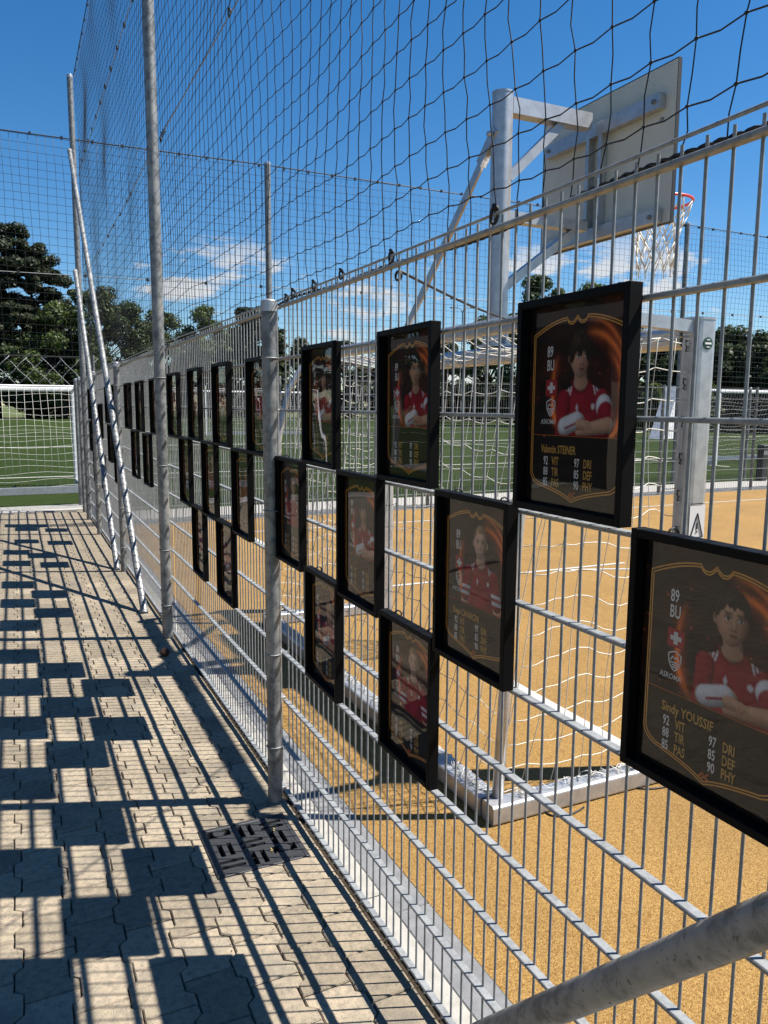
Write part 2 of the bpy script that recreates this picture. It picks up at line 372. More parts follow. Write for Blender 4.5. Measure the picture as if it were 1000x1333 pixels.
# ------------------------------------------------------------------ FENCE
PY = [0.48, 3.0, 5.53, 8.03, 10.5, 12.80]
RZ = [.04+.2*k for k in range(11)]
def wire_mesh(h):
    q = MB(); q.tube((.0032, 0, .0), (.0032, 0, h), .003, 6); return q.mesh('wire', steel)
WIRE = wire_mesh(2.068)
def rail_mesh(L):
    q = MB(); q.bbox((-.0155, 0, -.0045), (.0055, L, .0045), .0018); return q.mesh('rail', steel)
lab = ['rod mesh panel nearest the camera right of the near round post', 'rod mesh panel between the near round post and the tall net post',
       'rod mesh panel just beyond the first tall net post', 'rod mesh panel behind the two slanting braces, before the far tall post',
       'last rod mesh panel at the far end of the walkway']
for i in range(5):
    y0, y1 = PY[i]+.012, PY[i+1]-.012; L = y1-y0
    t = thing('mesh_fence', 'galvanised '+lab[i], 'fence panel', (0, y0, 0), 'rod mesh panels along the walkway')
    ra = rail_mesh(L)
    for z in RZ:
        link('rail', ra, t, (0, 0, z))
    n = int(L/.05); off = (L-n*.05)/2
    ph = ((0.866-y0) % .05) if i == 0 else off
    for k in range(n+1):
        yy = ph+k*.05
        if .004 < yy < L-.004: link('wire', WIRE, t, (0, yy, 0))
# posts
def post(y, h, r, label, bands=True, x=-.05, name='fence_post', cap=True, cat='post', group=None):
    t = thing(name, label, cat, (x, y, 0), group)
    q = MB(); q.tube((0, 0, -.05), (0, 0, h), r, 20, caps=True)
    part('pole', q, steel_pipe, t)
    if cap:
        q = MB(); q.tube((0, 0, h-.035), (0, 0, h+.002), r+.0025, 20); q.poly([(0, 0, h+.002), (0, 0, h+.009), (0, 0, h+.013)], [r+.0025, r*.85, r*.4], 20)
        part('cap', q, alu, t)
    if bands:
        for z in (1.842, 1.24, .643, .243):
            q = MB(); q.ring((0, 0, z), r+.002, .0028, n=20, m=5); q.beam((r, -.004, z), (-x+.012, -.004, z), .012, .007)
            q.tube((-x-.004, -.012, z), (-x-.004, .012, z), .006, 8)
            part('clip_band', q, steel, t)
    return t
g = 'round posts of the walkway fence'
post(3.0, 2.055, .0305, 'short galvanised round post with pale cap, nearest the camera beside the drain', group=g)
post(8.03, 2.055, .0305, 'short galvanised round post in front of the tree line between the two slanting braces', group=g)
post(10.5, 2.055, .0305, 'short galvanised round post between the far brace and the far tall post', group=g)
post(12.80, 2.055, .0305, 'short galvanised round post just left of the far tall post', group=g, bands=False)
post(13.55, 2.055, .0305, 'leftmost short galvanised round post at the end of the paved walkway', group=g, bands=False)
g2 = 'tall posts carrying the ball net'
post(5.555, 6.05, .0385, 'tall thick galvanised net post running out of the top of the picture', name='net_post', group=g2, cap=False)
post(11.93, 6.05, .0385, 'far tall galvanised net post with the two slanting braces fixed to it', name='net_post', group=g2, x=-.055)
# braces
def brace(p0, p1, r, label):
    t = thing('brace', label, 'brace', p0, 'slanting braces of the ball net posts')
    p = Vector(p1)-Vector(p0); q = MB(); q.tube((0, 0, 0), p, r, 20); part('pipe', q, steel_pipe, t)
    q = MB(); d = p.normalized(); q.tube(d*.02-Vector((0, 0, .03)), d*.05, r+.004, 16); part('foot_sleeve', q, steel, t)
    q = MB(); q.tube(p-d*.05, p+d*.006, r+.003, 16); part('end_sleeve', q, steel, t)
brace((-.105, 6.30, 0), (-.105, 11.83, 5.05), .029, 'long galvanised brace rising to the far tall post, its foot beside the near tall post')
brace((-.105, 8.12, 0), (-.105, 11.80, 3.47), .029, 'shorter galvanised brace with its foot beside a short post, left of the longer brace')
brace((-.085, 1.565, 0), (-.085, -3.6, 5.5), .031, 'thick galvanised brace slanting across the bottom right corner')

# ------------------------------------------------------------------ ball net over the fence
def smooth_noise(a, b, seed):
    return .5*math.sin(a*1.7+b*2.3+seed)+.35*math.sin(a*3.1-b*1.3+seed*2)+.3*math.sin(a*.6+b*4.7+seed*3)
net = thing('ball_net', 'black square mesh ball stop net stretched above the walkway fence', 'net', (0, 0, 0))
MS = .092
ys = np.arange(-.6, 11.86, MS); zs = np.arange(2.05, 6.03, MS); zs[-1] = 6.03
def npos(y, z, j=0):
    s = max(0, 1-(z-2.05)/3.6)
    sag = -.022*math.sin(math.pi*((y+.6) % 5.9)/5.9)*(1 if z > 2.1 else 0)
    return (.004+.02*smooth_noise(y*1.3, z*1.1, 1)*min(1, (z-2.05)*2), y+.013*smooth_noise(y*3, z*2.4, 5)*(.3+s), z+sag+.011*smooth_noise(y*2.2, z*3.5, 9)*(.3+s) if z > 2.06 else z)
grid = {(i, k): Vector(npos(y, z)) for i, y in enumerate(ys) for k, z in enumerate(zs)}
cords = MB()
def near(y): return y < 4.2
for k in range(len(zs)):
    for seg in range(0, len(ys)-1, 12):
        P = []
        for i in range(seg, min(seg+13, len(ys))):
            P.append(grid[i, k])
            if i < min(seg+12, len(ys)-1):
                m = (grid[i, k]+grid[i+1, k])/2; m.z -= .006; P.append(m)
        cords.poly(P, .0016, 4)
for i in range(len(ys)):
    P = []
    for k in range(len(zs)):
        P.append(grid[i, k])
        if k < len(zs)-1:
            m = (grid[i, k]+grid[i, k+1])/2; m.y += .007*math.sin(i*2.1+k*1.3)+.004*math.sin(k*4.1+i); P.append(m)
    cords.poly(P, .0016, 4)
knots = MB()
for (i, k), p in grid.items():
    if ys[i] < 5.6: knots.poly([p-Vector((0, .004, 0)), p, p+Vector((0, .004, 0))], [.0016, .0034, .0016], 5)
stuff(part('net_cords', cords, black_plastic, net)); stuff(part('knots', knots, black_plastic, net))
def rope(mb, pts, r, twist=.055):
    # two strands wound round each other
    P = [Vector(p) for p in pts]; L = 0; seq = []
    for a, b in zip(P[:-1], P[1:]):
        n = max(2, int((b-a).length/.012))
        for i in range(n): seq.append(a+(b-a)*i/n)
    seq.append(P[-1])
    for ph in (0, math.pi):
        out = []
        for i, p in enumerate(seq):
            d = (seq[min(i+1, len(seq)-1)]-seq[max(i-1, 0)]).normalized(); u, w = frames_along(Vector((0, 0, 0)), d)
            a = ph+i*.012/twist*2*math.pi; out.append(p+(u*math.cos(a)+w*math.sin(a))*r*.55)
        mb.poly(out, r*.62, 5)
q = MB(); rope(q, [(.012, y, 2.052+.009*math.sin(y*2.9)+.006*math.sin(y*7)) for y in np.arange(-.6, 5.5, .1)], .0048); part('border_rope', q, black_plastic, net)
q = MB(); q.poly([(.012, y, 2.052+.009*math.sin(y*2.9)) for y in np.arange(5.55, 11.9, .15)], .0055, 5); part('border_rope', q, black_plastic, net)
def cable(z0, z1, ya, yb, r, name='steel_cable', m=steel, sag=.02):
    q = MB(); n = 40; q.poly([(-.012, ya+(yb-ya)*i/n, z0+(z1-z0)*i/n-sag*math.sin(math.pi*i/n)) for i in range(n+1)], r, 6); part(name, q, m, net)
cable(2.088, 2.082, -.6, 5.52, .0035); cable(2.09, 2.085, 5.58, 11.9, .0035)
cable(3.39, 3.39, -.6, 5.5, .003); cable(3.39, 3.36, 5.6, 11.9, .003)
cable(4.70, 4.75, -.6, 5.5, .003); cable(4.66, 4.74, 5.6, 11.9, .003); cable(6.03, 6.03, -.6, 11.9, .005, 'top_rope', black_plastic, .03)
def ringat(y, z, s=1.0, tilt=0.0):
    q = MB(); q.ring((-.012, y, z-.014*s), .017*s, .0042*s, (.85, .5+tilt, .1), 14, 6, 1.2, .55)
    q.tube((-.02, y-.010, z+.004), (0, y+.010, z-.004), .0065*s, 6); part('snap_ring', q, black_plastic, net)
for y, z, s in ((1.476, 2.08, 1.25), (1.985, 2.075, 1.1), (2.35, 2.08, 1), (2.6, 2.08, 1), (2.82, 2.08, 1.1), (2.9, 2.07, 1), (5.42, 2.06, 1), (3.66, 3.395, 1.1), (5.40, 3.39, 1), (5.46, 3.375, 1), (5.34, 3.39, .9),
                (6.9, 3.37, .9), (7.15, 3.37, .9), (7.6, 3.36, .9), (8.1, 3.36, .9), (8.6, 3.35, .9), (9.1, 3.36, .9), (9.6, 3.36, .9), (10.7, 3.36, .9), (11.1, 3.36, .9)):
    ringat(y, z, s*.72)
for k in range(12): ringat(6.0+k*.47, 4.66+.01*k-.015*math.sin(k/11*math.pi), .9, .2*(k % 3))
for k in range(16): ringat(6.0+k*.37, 6.0, .8)
q = MB(); P = [(.015, 1.99, 2.03), (.5, 2.55, 2.035), (1.10, 2.97, 2.03)]
q.poly([Vector(P[0]).lerp(Vector(P[2]), i/14)-Vector((0, 0, .012*math.sin(math.pi*i/14))) for i in range(15)], .0042, 6)
q.ring((.01, 1.985, 2.015), .012, .004, (1, .3, 0), 10, 5)
tag(link('tie_cord', q.mesh('tie_cord', black_plastic)), 'taut black cord running from the fence top down to the goal roof', 'cord')

# ------------------------------------------------------------------ far ball net and its posts
fn = thing('ball_net', 'fine dark ball net on the far side of the court, under a thin top line', 'net', (0, 12.75, 0))
q = MB()
FZ0, FZ1 = 2.0, 5.50
xs = np.arange(-6.0, 19, .115)
for i, x in enumerate(xs):
    P = [(x+.012*math.sin(z*3+i), .03*smooth_noise(x*.7, z, 3), z) for z in np.linspace(FZ0, FZ1, 9)]
    q.poly(P, .0028, 3)
for z in np.arange(FZ0, FZ1, .115):
    q.poly([(x, .03*smooth_noise(x*.7, z, 3), z-.02*math.sin(x*.8)) for x in np.arange(-6, 19.1, .5)], .0028, 3)
stuff(part('net_cords', q, black_plastic, fn))
q = MB(); q.poly([(x, 0, 5.5-.03*math.sin(math.pi*((x-3.0) % 9.3)/9.3)) for x in np.arange(-6, 19.1, .3)], .010, 5); part('top_rope', q, black_plastic, fn)
q = MB(); q.poly([(x, -.02, 3.55+.012*x) for x in np.arange(-6, 19.1, .5)], .006, 5); part('steel_cable', q, steel, fn)
q = MB()
for x in np.arange(-5.6, 18.5, .42): q.box((x-.014, -.02, 5.46), (x+.014, .02, 5.50))
for x in np.arange(-5.3, 18.5, .9): q.box((x-.018, -.03, 3.53+.012*x), (x+.018, .0, 3.575+.012*x))
stuff(part('net_clips', q, black_plastic, fn))
for x, l in ((2.93, 'thin far net post rising behind the nearest round fence post'), (12.1, 'thin far net post seen right of the basketball net')):
    post(12.72, 5.53, .05, 'dark galvanised '+l, bands=False, x=x, name='net_post', cap=True, group='posts of the far ball net')
# diamond net behind the left goal
q = MB(); zz0, zz1 = 2.0, 2.56
for k in range(-4, 30):
    for s in (1, -1):
        x0 = -6+k*.32; P = []
        for i in range(5):
            z = zz0+(zz1-zz0)*i/4; P.append((x0+s*(z-zz0)*.93+.012*math.sin(i*3+k), 16.6+.02*math.sin(k+i), z))
        if -6.3 < x0 < .6: q.poly(P, .006, 4)
dn = thing('diamond_net', 'pale diamond mesh barrier strip above the crossbar of the left goal', 'net')
stuff(part('net_cords', q, steel, dn))
q = MB(); q.tube((-6.2, 16.6, 2.57), (.5, 16.6, 2.57), .012, 6); part('top_wire', q, black_plastic, dn)
q = MB(); q.tube((.5, 16.6, 0), (.5, 16.6, 2.62), .03, 10); q.tube((-6.2, 16.6, 0), (-6.2, 16.6, 2.62), .03, 10); part('post', q, steel, dn)

# ------------------------------------------------------------------ far fence of the court (runs across)
def far_panel(x0, x1, y, label, h=2.03):
    t = thing('mesh_fence', label, 'fence panel', (x0, y, 0), 'rod mesh panels across the far side of the court')
    L = x1-x0
    rm = MB(); rm.box((0, -.0175, -.0045), (L, .0055, .0045)); rm = rm.mesh('rail', steel)
    for z in RZ: link('rail', rm, t, (0, 0, z))
    q = MB()
    for k in range(int(L/.05)): q.tube((.02+k*.05, 0, .01), (.02+k*.05, 0, 2.06), .003, 4, caps=False)
    stuff(part('wires', q, steel, t))
    q = MB(); q.tube((L, .05, -.05), (L, .05, 2.09), .03, 12); part('post', q, steel_pipe, t)
names = ['first', 'second', 'third', 'fourth', 'fifth', 'sixth']
for i in range(6):
    far_panel(.12+i*2.52, .12+(i+1)*2.52-.04, 11.14, 'galvanised rod mesh panel across the far court edge, %s counted from the walkway fence' % names[i])

# ------------------------------------------------------------------ goal
goal = thing('football_goal', 'aluminium small sided goal with white net standing just inside the walkway fence', 'goal', (1.70, 4.06, 0))
GY0, GY1, GX = -1.56, 1.56, 0.0
def rprofile(mb, p0, p1, w, h, c=.02, up=(0, 0, 1)):
    """rounded rectangular profile"""
    p0, p1 = Vector(p0), Vector(p1); d = (p1-p0).normalized(); u = d.cross(Vector(up)).normalized(); v = u.cross(d); sec = []
    for cx, cy, a0 in ((w/2-c, h/2-c, 0), (-w/2+c, h/2-c, 90), (-w/2+c, -h/2+c, 180), (w/2-c, -h/2+c, 270)):
        for k in range(4):
            a = R(a0+k*30); sec.append((cx+c*math.cos(a), cy+c*math.sin(a)))
    n = len(sec); vs = [p+u*a+v*b for p in (p0, p1) for a, b in sec]
    mb.add(vs, [(i, (i+1) % n, n+(i+1) % n, n+i) for i in range(n)]+[tuple(range(n))[::-1], tuple(range(n, 2*n))])
q = MB(); q.poly([(-.062, 0, .03), (-.072, 0, .035), (-.074, 0, .015), (-.064, 0, .005), (-.072, 0, -.01), (-.062, 0, -.012)], .003, 5); HOOK = q.mesh('net_hook', black_plastic)
for yy in (GY0, GY1):
    q = MB(); rprofile(q, (0, yy, 0), (0, yy, 2.03), .10, .12, .03, up=(1, 0, 0)); pm = part('goal_post', q, alu, goal)
    q = MB(); rprofile(q, (0, yy, 2.03), (0, yy, 2.04), .104, .124, .03, up=(1, 0, 0)); part('post_cap', q, alu, goal)
    for z in np.arange(.15, 1.95, .16): link('net_hook', HOOK, goal, (0, yy, z))
q = MB(); rprofile(q, (0, GY0+.05, 1.965), (0, GY1-.05, 1.965), .12, .10, .03); part('crossbar', q, alu, goal)
RX = -.60   # rear top bar
q = MB(); rprofile(q, (RX, GY0, 2.03), (RX, GY1, 2.03), .085, .07, .02); part('roof_bar', q, alu, goal)
for yy in (GY0, GY1):
    q = MB(); q.beam((RX, yy, 2.03), (-.05, yy, 2.0), .05, .05); part('roof_arm', q, alu, goal)
    q = MB(); q.poly([(-.965, yy, .07), (-.945, yy, .5), (-.92, yy, 1.0), (-.88, yy, 1.45), (-.80, yy, 1.78), (-.70, yy, 1.94), (RX, yy, 2.02)], .024, 12)
    part('rear_upright', q, alu, goal)
    q = MB(); rprofile(q, (-1.03, yy-.03, .042), (-.05, yy-.03, .042), .085, .082, .012); part('side_base', q, alu, goal)
q = MB(); rprofile(q, (-.99, GY0+.02, .042), (-.99, GY1-.02, .042), .10, .082, .012); part('rear_base', q, alu, goal)
# goal net
gn = MB()
def netpanel(A, B, C, D, nu, nv, sag, seed, rad=.0021):
    """A-B along the top, D-C along the bottom"""
    A, B, C, D = map(Vector, (A, B, C, D)); nrm = (B-A).cross(D-A).normalized()
    def pt(u, v):
        p = (A.lerp(B, u)).lerp(D.lerp(C, u), v)
        k = math.sin(math.pi*min(1, max(0, u)))*math.sin(math.pi*v)
        return p+nrm*sag*k+Vector((.012*math.sin(9*u+7*v+seed), .018*math.sin(11*v+5*u+seed*2), -.05*math.sin(math.pi*v)*abs(math.sin(math.pi*u*2+seed))+.01*math.sin(8*u+13*v)))
    for i in range(nu+1): gn.poly([pt(i/nu, v) for v in np.linspace(0, 1, nv+1)], rad, 4)
    for k in range(nv+1): gn.poly([pt(u, k/nv)-Vector((0, 0, .018*abs(math.sin(math.pi*u*nu/2)))) for u in np.linspace(0, 1, nu*2+1)], rad, 4)
netpanel((RX-.05, GY0, 1.99), (RX-.05, GY1, 1.99), (-1.0, GY1, .09), (-1.0, GY0, .09), 25, 16, -.10, 1)
netpanel((-.06, GY0, 1.93), (RX-.05, GY0, 1.99), (-.97, GY0, .09), (-.06, GY0, .09), 7, 16, .03, 2)
netpanel((-.06, GY1, 1.93), (RX-.05, GY1, 1.99), (-.97, GY1, .09), (-.06, GY1, .09), 7, 16, .03, 3)
netpanel((-.06, GY0, 1.96), (-.06, GY1, 1.96), (RX, GY1, 2.06), (RX, GY0, 2.06), 25, 5, -.05, 4, .003)
stuff(part('net_cords', gn, white_cord, goal))
# net bunched on the base bars
q = MB()
def bunch(p0, p1, n, w, seed):
    rr = random.Random(seed); p0, p1 = Vector(p0), Vector(p1)
    for k in range(n):
        t0 = rr.random()*.95; P = []
        for i in range(7):
            t = t0+i*.012; P.append(p0.lerp(p1, min(1, t))+Vector((rr.uniform(-w, w), rr.uniform(-w, w), rr.uniform(.0, .022))))
        q.poly(P, .0016, 4)
bunch((-.99, GY0, .088), (-.99, GY1, .088), 80, .034, 1); bunch((-.95, GY0-.03, .088), (-.1, GY0-.03, .088), 34, .03, 2)
stuff(part('net_folds', q, white_cord, goal))
# stickers on the near post (face towards the camera side)
yf = GY0-.0505
def ngon(mb, c, r, n, y, sx=1, rot=0): mb.add([(c[0]+r*sx*math.cos(rot+2*math.pi*i/n), y, c[1]+r*math.sin(rot+2*math.pi*i/n)) for i in range(n)], [tuple(range(n))])
def flatmat(name, c, rough=.5): return mat(name, c, rough)
fw, fk, fr_, fb, fg = flatmat('print_white', (.72, .72, .72)), flatmat('print_black', (.02, .02, .02)), flatmat('print_red', (.55, .02, .02)), flatmat('print_blue', (.03, .12, .35)), flatmat('print_green', (.01, .06, .04))
label_m = flatmat('label_film', (.66, .66, .67), .35)
q = MB(); q.box((-.045, yf-.001, .42), (.045, yf, 1.24)); lb = part('warning_label', q, label_m, goal)
q = MB(); P3 = [(-.036, 1.10), (.036, 1.10), (0, 1.205)]
for a, b in zip(P3, P3[1:]+P3[:1]): q.beam((a[0], yf-.0025, a[1]), (b[0], yf-.0025, b[1]), .002, .005, up=(0, 1, 0))
q.box((-.004, yf-.003, 1.135), (.004, yf-.002, 1.165)); q.box((-.004, yf-.003, 1.12), (.004, yf-.002, 1.128)); part('warning_triangle', q, fk, lb)
q = MB(); q.poly([(.028*math.cos(a), yf-.003, .975+.028*math.sin(a)) for a in np.linspace(.9, 5.6, 14)], .005, 4); q.poly([(.02, yf-.003, .985), (.034, yf-.003, .975), (.015, yf-.003, .972)], .005, 4); part('arrow_mark', q, fb, lb)
q = MB(); q.ring((0, yf-.003, .855), .03, .003, (0, 1, 0), 18, 4); q.beam((-.02, yf-.003, .877), (.02, yf-.003, .833), .002, .005, up=(0, 1, 0)); part('ban_ring', q, fr_, lb)
q = MB(); q.tube((.004, yf-.002, .872), (.004, yf-.003, .872), .006, 8); q.beam((.004, yf-.0025, .866), (-.002, yf-.0025, .845), .002, .008, up=(0, 1, 0)); q.beam((-.002, yf-.0025, .845), (.01, yf-.0025, .832), .002, .005, up=(0, 1, 0)); part('figure_mark', q, fk, lb)
q = MB()
for k in range(9): q.box((-.036, yf-.0025, .775-k*.012), (.036-.01*(k % 3), yf-.0015, .779-k*.012))
part('red_text_rows', q, fr_, lb)
q = MB()
for z in (1.245, 1.07, 1.045): q.box((-.04, yf-.0025, z), (.03, yf-.0015, z+.004))
part('text_rows', q, fk, lb)
q = MB(); q.ring((.008, yf-.003, .515), .022, .005, (0, 1, 0), 14, 4); q.poly([(-.03, yf-.003, .5), (-.012, yf-.003, .515), (.02, yf-.003, .49)], .006, 4); q.box((-.03, yf-.0025, .555), (.015, yf-.0015, .562)); part('test_mark', q, fk, lb)
q = MB(); q.tube((.0, yf-.0025, 1.93), (.0, yf, 1.93), .026, 20); st = part('round_sticker', q, fg, goal)
q = MB(); q.box((-.018, yf-.004, 1.926), (.018, yf-.003, 1.934)); q.box((-.009, yf-.004, 1.943), (.009, yf-.003, 1.947)); q.box((-.009, yf-.004, 1.913), (.009, yf-.003, 1.917)); part('sticker_print', q, fw, st)

# ------------------------------------------------------------------ basketball unit standing on the crossbar
BH = thing('basketball_hoop', 'aluminium basketball backboard seen from behind, on a pole above the small goal', 'basketball hoop', (1.70, 4.06, 2.0))
q = MB(); q.tube((0, 0, .02), (0, 0, 1.46), .062, 28); part('pole', q, alu, BH)
q = MB(); q.tube((0, 0, 1.46), (0, 0, 1.47), .064, 28); part('pole_cap', q, alu, BH)
q = MB(); q.box((-.08, -.11, .016), (.08, .11, .03))
for a in (0, 90, 180, 270):
    d = Vector((math.cos(R(a)), math.sin(R(a)), 0)); u = Vector((-d.y, d.x, 0))
    q.add([d*.06+u*.004+Vector((0, 0, .03)), d*.105+u*.004+Vector((0, 0, .03)), d*.06+u*.004+Vector((0, 0, .16)), d*.06-u*.004+Vector((0, 0, .03)), d*.105-u*.004+Vector((0, 0, .03)), d*.06-u*.004+Vector((0, 0, .16))],
          [(0, 1, 2), (3, 5, 4), (0, 3, 4, 1), (1, 4, 5, 2), (2, 5, 3, 0)])
part('pole_foot', q, alu, BH)
q = MB(); q.beam((.05, 0, 1.40), (.63, 0, 1.40), .08, .09); part('upper_arm', q, alu, BH)
q = MB(); q.beam((.05, 0, .78), (.63, 0, .78), .07, .06); part('lower_arm', q, alu, BH)
q = MB(); q.beam((.05, .0, 1.0), (.42, .0, 1.355), .05, .05, up=(0, 1, 0)); part('arm_strut', q, alu, BH)
q = MB(); q.beam((.05, .0, .38), (.55, .0, .745), .05, .05, up=(0, 1, 0)); part('arm_strut', q, alu, BH)
for sgn in (1,):
    q = MB(); q.beam((-.045, .085*sgn, 1.16), (-.045, 1.30*sgn, .06), .058, .016, up=(1, 0, 0)); part('side_brace', q, alu, BH)
    q = MB(); q.beam((-.045, -.02*sgn, 1.26), (-.045, .15*sgn, 1.105), .062, .04, up=(1, 0, 0)); q.tube((-.10, .0, 1.23), (-.07, .0, 1.23), .015, 6); part('brace_bracket', q, alu, BH)
# board
BX, BW0, BW1, BZ0, BZ1 = .73, -.62, .58, .70, 1.565
q = MB(); q.bbox((BX, BW0, BZ0), (BX+.022, BW1, BZ1), .002); bd = part('backboard', q, board_m, BH)
q = MB()
for a, b in (((BX-.001, BW0-.004, BZ0-.003), (BX+.024, BW0, BZ1+.003)), ((BX-.001, BW1, BZ0-.003), (BX+.024, BW1+.004, BZ1+.003)), ((BX-.001, BW0, BZ1), (BX+.024, BW1, BZ1+.004)), ((BX-.001, BW0, BZ0-.004), (BX+.024, BW1, BZ0))): q.box(a, b)
part('edge_trim', q, fk, bd)
q = MB(); q.box((BX-.05, BW0+.08, 1.325), (BX-.002, BW1-.08, 1.405)); part('upper_crossbeam', q, alu, BH)
q = MB(); q.box((BX-.05, BW0+.06, .705), (BX-.002, BW1-.06, .78)); part('lower_crossbeam', q, alu, BH)
for yy in (-.07, .045):
    q = MB(); q.box((BX-.05, yy, .78), (BX-.002, yy+.03, 1.325)); part('back_channel', q, alu, BH)
q = MB()
for yy, z in ((BW0+.12, 1.365), (BW0+.11, .74), (BW1-.11, .74), (BW1-.12, 1.365), (-.055, .83), (.06, .83)): q.tube((BX-.062, yy, z), (BX-.05, yy, z), .013, 6)
q.ring((BX-.004, BW0+.10, 1.27), .012, .003, (1, 0, 0), 12, 5)
part('bolts', q, steel_pipe, BH)
HC = Vector((1.20, -.03, .985))
q = MB(); q.ring(HC, .215, .009, (0, 0, 1), 36, 8); rim = part('rim', q, red_m, BH)
q = MB(); q.box((BX+.022, -.13, .86), (BX+.03, .07, 1.0)); q.box((BX+.03, -.12, .975), (1.0, .06, .995)); q.beam((BX+.03, -.10, .87), (1.06, -.15, .965), .012, .025); q.beam((BX+.03, .04, .87), (1.06, .09, .965), .012, .025); part('rim_bracket', q, red_m, BH)
q = MB(); n = 12
def hp(i, k):  # net ring k
    r = (.215, .185, .155, .132, .12, .115)[k]; a = 2*math.pi*(i+.5*(k % 2))/n; return HC+Vector((r*math.cos(a), r*math.sin(a), -.012-.082*k+.008*math.sin(i*2.3+k)))
for i in range(n):
    for k in range(5):
        q.poly([hp(i, k), hp(i, k+1)], .0045, 4); q.poly([hp(i, k), hp(i-1 if k % 2 == 0 else i+1, k+1)], .0045, 4)
    q.poly([hp(i, 5), hp(i, 5)+Vector((.006, .004, -.04))], .004, 4)
stuff(part('hoop_net', q, white_cord, BH))

# ------------------------------------------------------------------ framed player cards
FW, FH, FD, BR = .317, .41, .029, .0145
IW, IH = FW-2*BR, FH-2*BR
px = -.0050     # depth of the print in the frame
def lx(d): return px-.00025*d
q = MB()
for a, b in (((-FD, 0, 0), (0, BR, FH)), ((-FD, FW-BR, 0), (0, FW, FH)), ((-FD, BR, 0), (0, FW-BR, BR)), ((-FD, BR, FH-BR), (0, FW-BR, FH))): q.bbox(a, b, .0012)
FRAME_ME = q.mesh('border', black_frame)
q = MB(); q.box((px, BR, BR), (-.0008, FW-BR, FH-BR))
card_m = mat('card_print', (.014, .010, .009), .5, 0, .3, vary=[(16, (.03, .012, .006), .5, .8, 4)])
PRINT_ME = q.mesh('print', card_m)
q = MB(); gx = px-.0048; q.add([(gx, BR, BR), (gx, FW-BR, BR), (gx, FW-BR, FH-BR), (gx, BR, FH-BR)], [(3, 2, 1, 0)]); GLASS_ME = q.mesh('pane', glass_m)
def C(u, v, d=1):   # card coordinates: u to the viewer's right, v downward, both 0..1
    return (lx(d), FW-BR-u*IW, FH-BR-v*IH)
gold = mat('print_gold', (.72, .34, .06), .5); orange = mat('print_orange', (.55, .13, .02), .5); ember = mat('print_ember', (.20, .028, .008), .5)
txtw = mat('print_text_white', (.80, .80, .80), .5); txtg = mat('print_text_gold', (.62, .36, .08), .5)
jersey = mat('print_jersey', (.34, .014, .026), .5, vary=(25, (.19, .009, .016), .4, .7, 3)); trim = mat('print_trim', (.55, .55, .58), .5); flagr = mat('print_flag', (.42, .012, .025), .5)
skins = [mat('print_skin', (.36, .20, .13), .5, vary=(18, (.24, .13, .085), .45, .7, 3)), mat('print_skin_fair', (.46, .28, .20), .5, vary=(18, (.33, .19, .13), .45, .7, 3)), mat('print_skin_tan', (.33, .18, .11), .5, vary=(18, (.22, .12, .075), .45, .7, 3))]
hairs = [mat('print_hair_dark', (.022, .015, .011), .6, vary=(40, (.05, .035, .025), .5, .7, 4)), mat('print_hair_fair', (.20, .13, .07), .6, vary=(40, (.12, .08, .045), .45, .7, 4)), mat('print_hair_brown', (.035, .02, .013), .6)]
skin_dk = mat('print_skin_shade', (.21, .105, .065), .5, vary=(22, (.27, .145, .09), .4, .7, 3)); eye_w = mat('print_eye_white', (.5, .45, .42), .5); lip = mat('print_lip', (.24, .07, .055), .5); jersey_dk = mat('print_jersey_fold', (.17, .007, .014), .5)
shade = mat('print_shadow', (.05, .025, .02), .6)
def text_mesh(name, items, m, d, off=.017):
    """items: (string, u_left, v_base, cap height as share of card height, width scale[, align])"""
    V, F = [], []
    for s, u, v, h, sx in items:
        cu = bpy.data.curves.new('t', 'FONT'); cu.body = s; cu.size = 1; cu.resolution_u = 2; cu.offset = off
        ob = bpy.data.objects.new('t', cu); me = bpy.data.meshes.new_from_object(ob)
        o = len(V); k = h*IH/.73
        for p in me.vertices: V.append((lx(d), FW-BR-u*IW-p.co.x*k*sx, FH-BR-v*IH+p.co.y*k))
        for f in me.polygons: F.append(tuple(o+i for i in f.vertices))
        bpy.data.objects.remove(ob); bpy.data.curves.remove(cu); bpy.data.meshes.remove(me)
    me = bpy.data.meshes.new(name); me.from_pydata(V, [], F); me.materials.append(m); me.update(); return me
STAT_W = text_mesh('score_lettering', [('89', .200, .250, .056, .62), ('BU', .200, .318, .056, .62)] +
                   [(a, x, v, .044, .62) for (a, x, v) in (('92', .195, .795), ('88', .195, .850), ('85', .195, .905), ('97', .52, .795), ('85', .52, .850), ('90', .52, .905))], txtw, 3)
STAT_G = text_mesh('stat_lettering', [(a, x, v, .044, .62) for (a, x, v) in (('VIT', .285, .795), ('TIR', .285, .850), ('PAS', .285, .905), ('DRI', .61, .795), ('DEF', .61, .850), ('PHY', .61, .905))], txtg, 3)
CLUB = text_mesh('club_lettering', [('ASROMA', .150, .588, .026, .84)], txtw, 3, .006)
for v in CLUB.vertices:  # slanted letters
    v.co.y -= (v.co.z-(FH-BR-.585*IH))*.12
def polys(name, plist, m, d):
    q = MB()
    for pts in plist: q.add([C(u, v, d) for u, v in pts], [tuple(range(len(pts)))])
    return q.mesh(name, m)
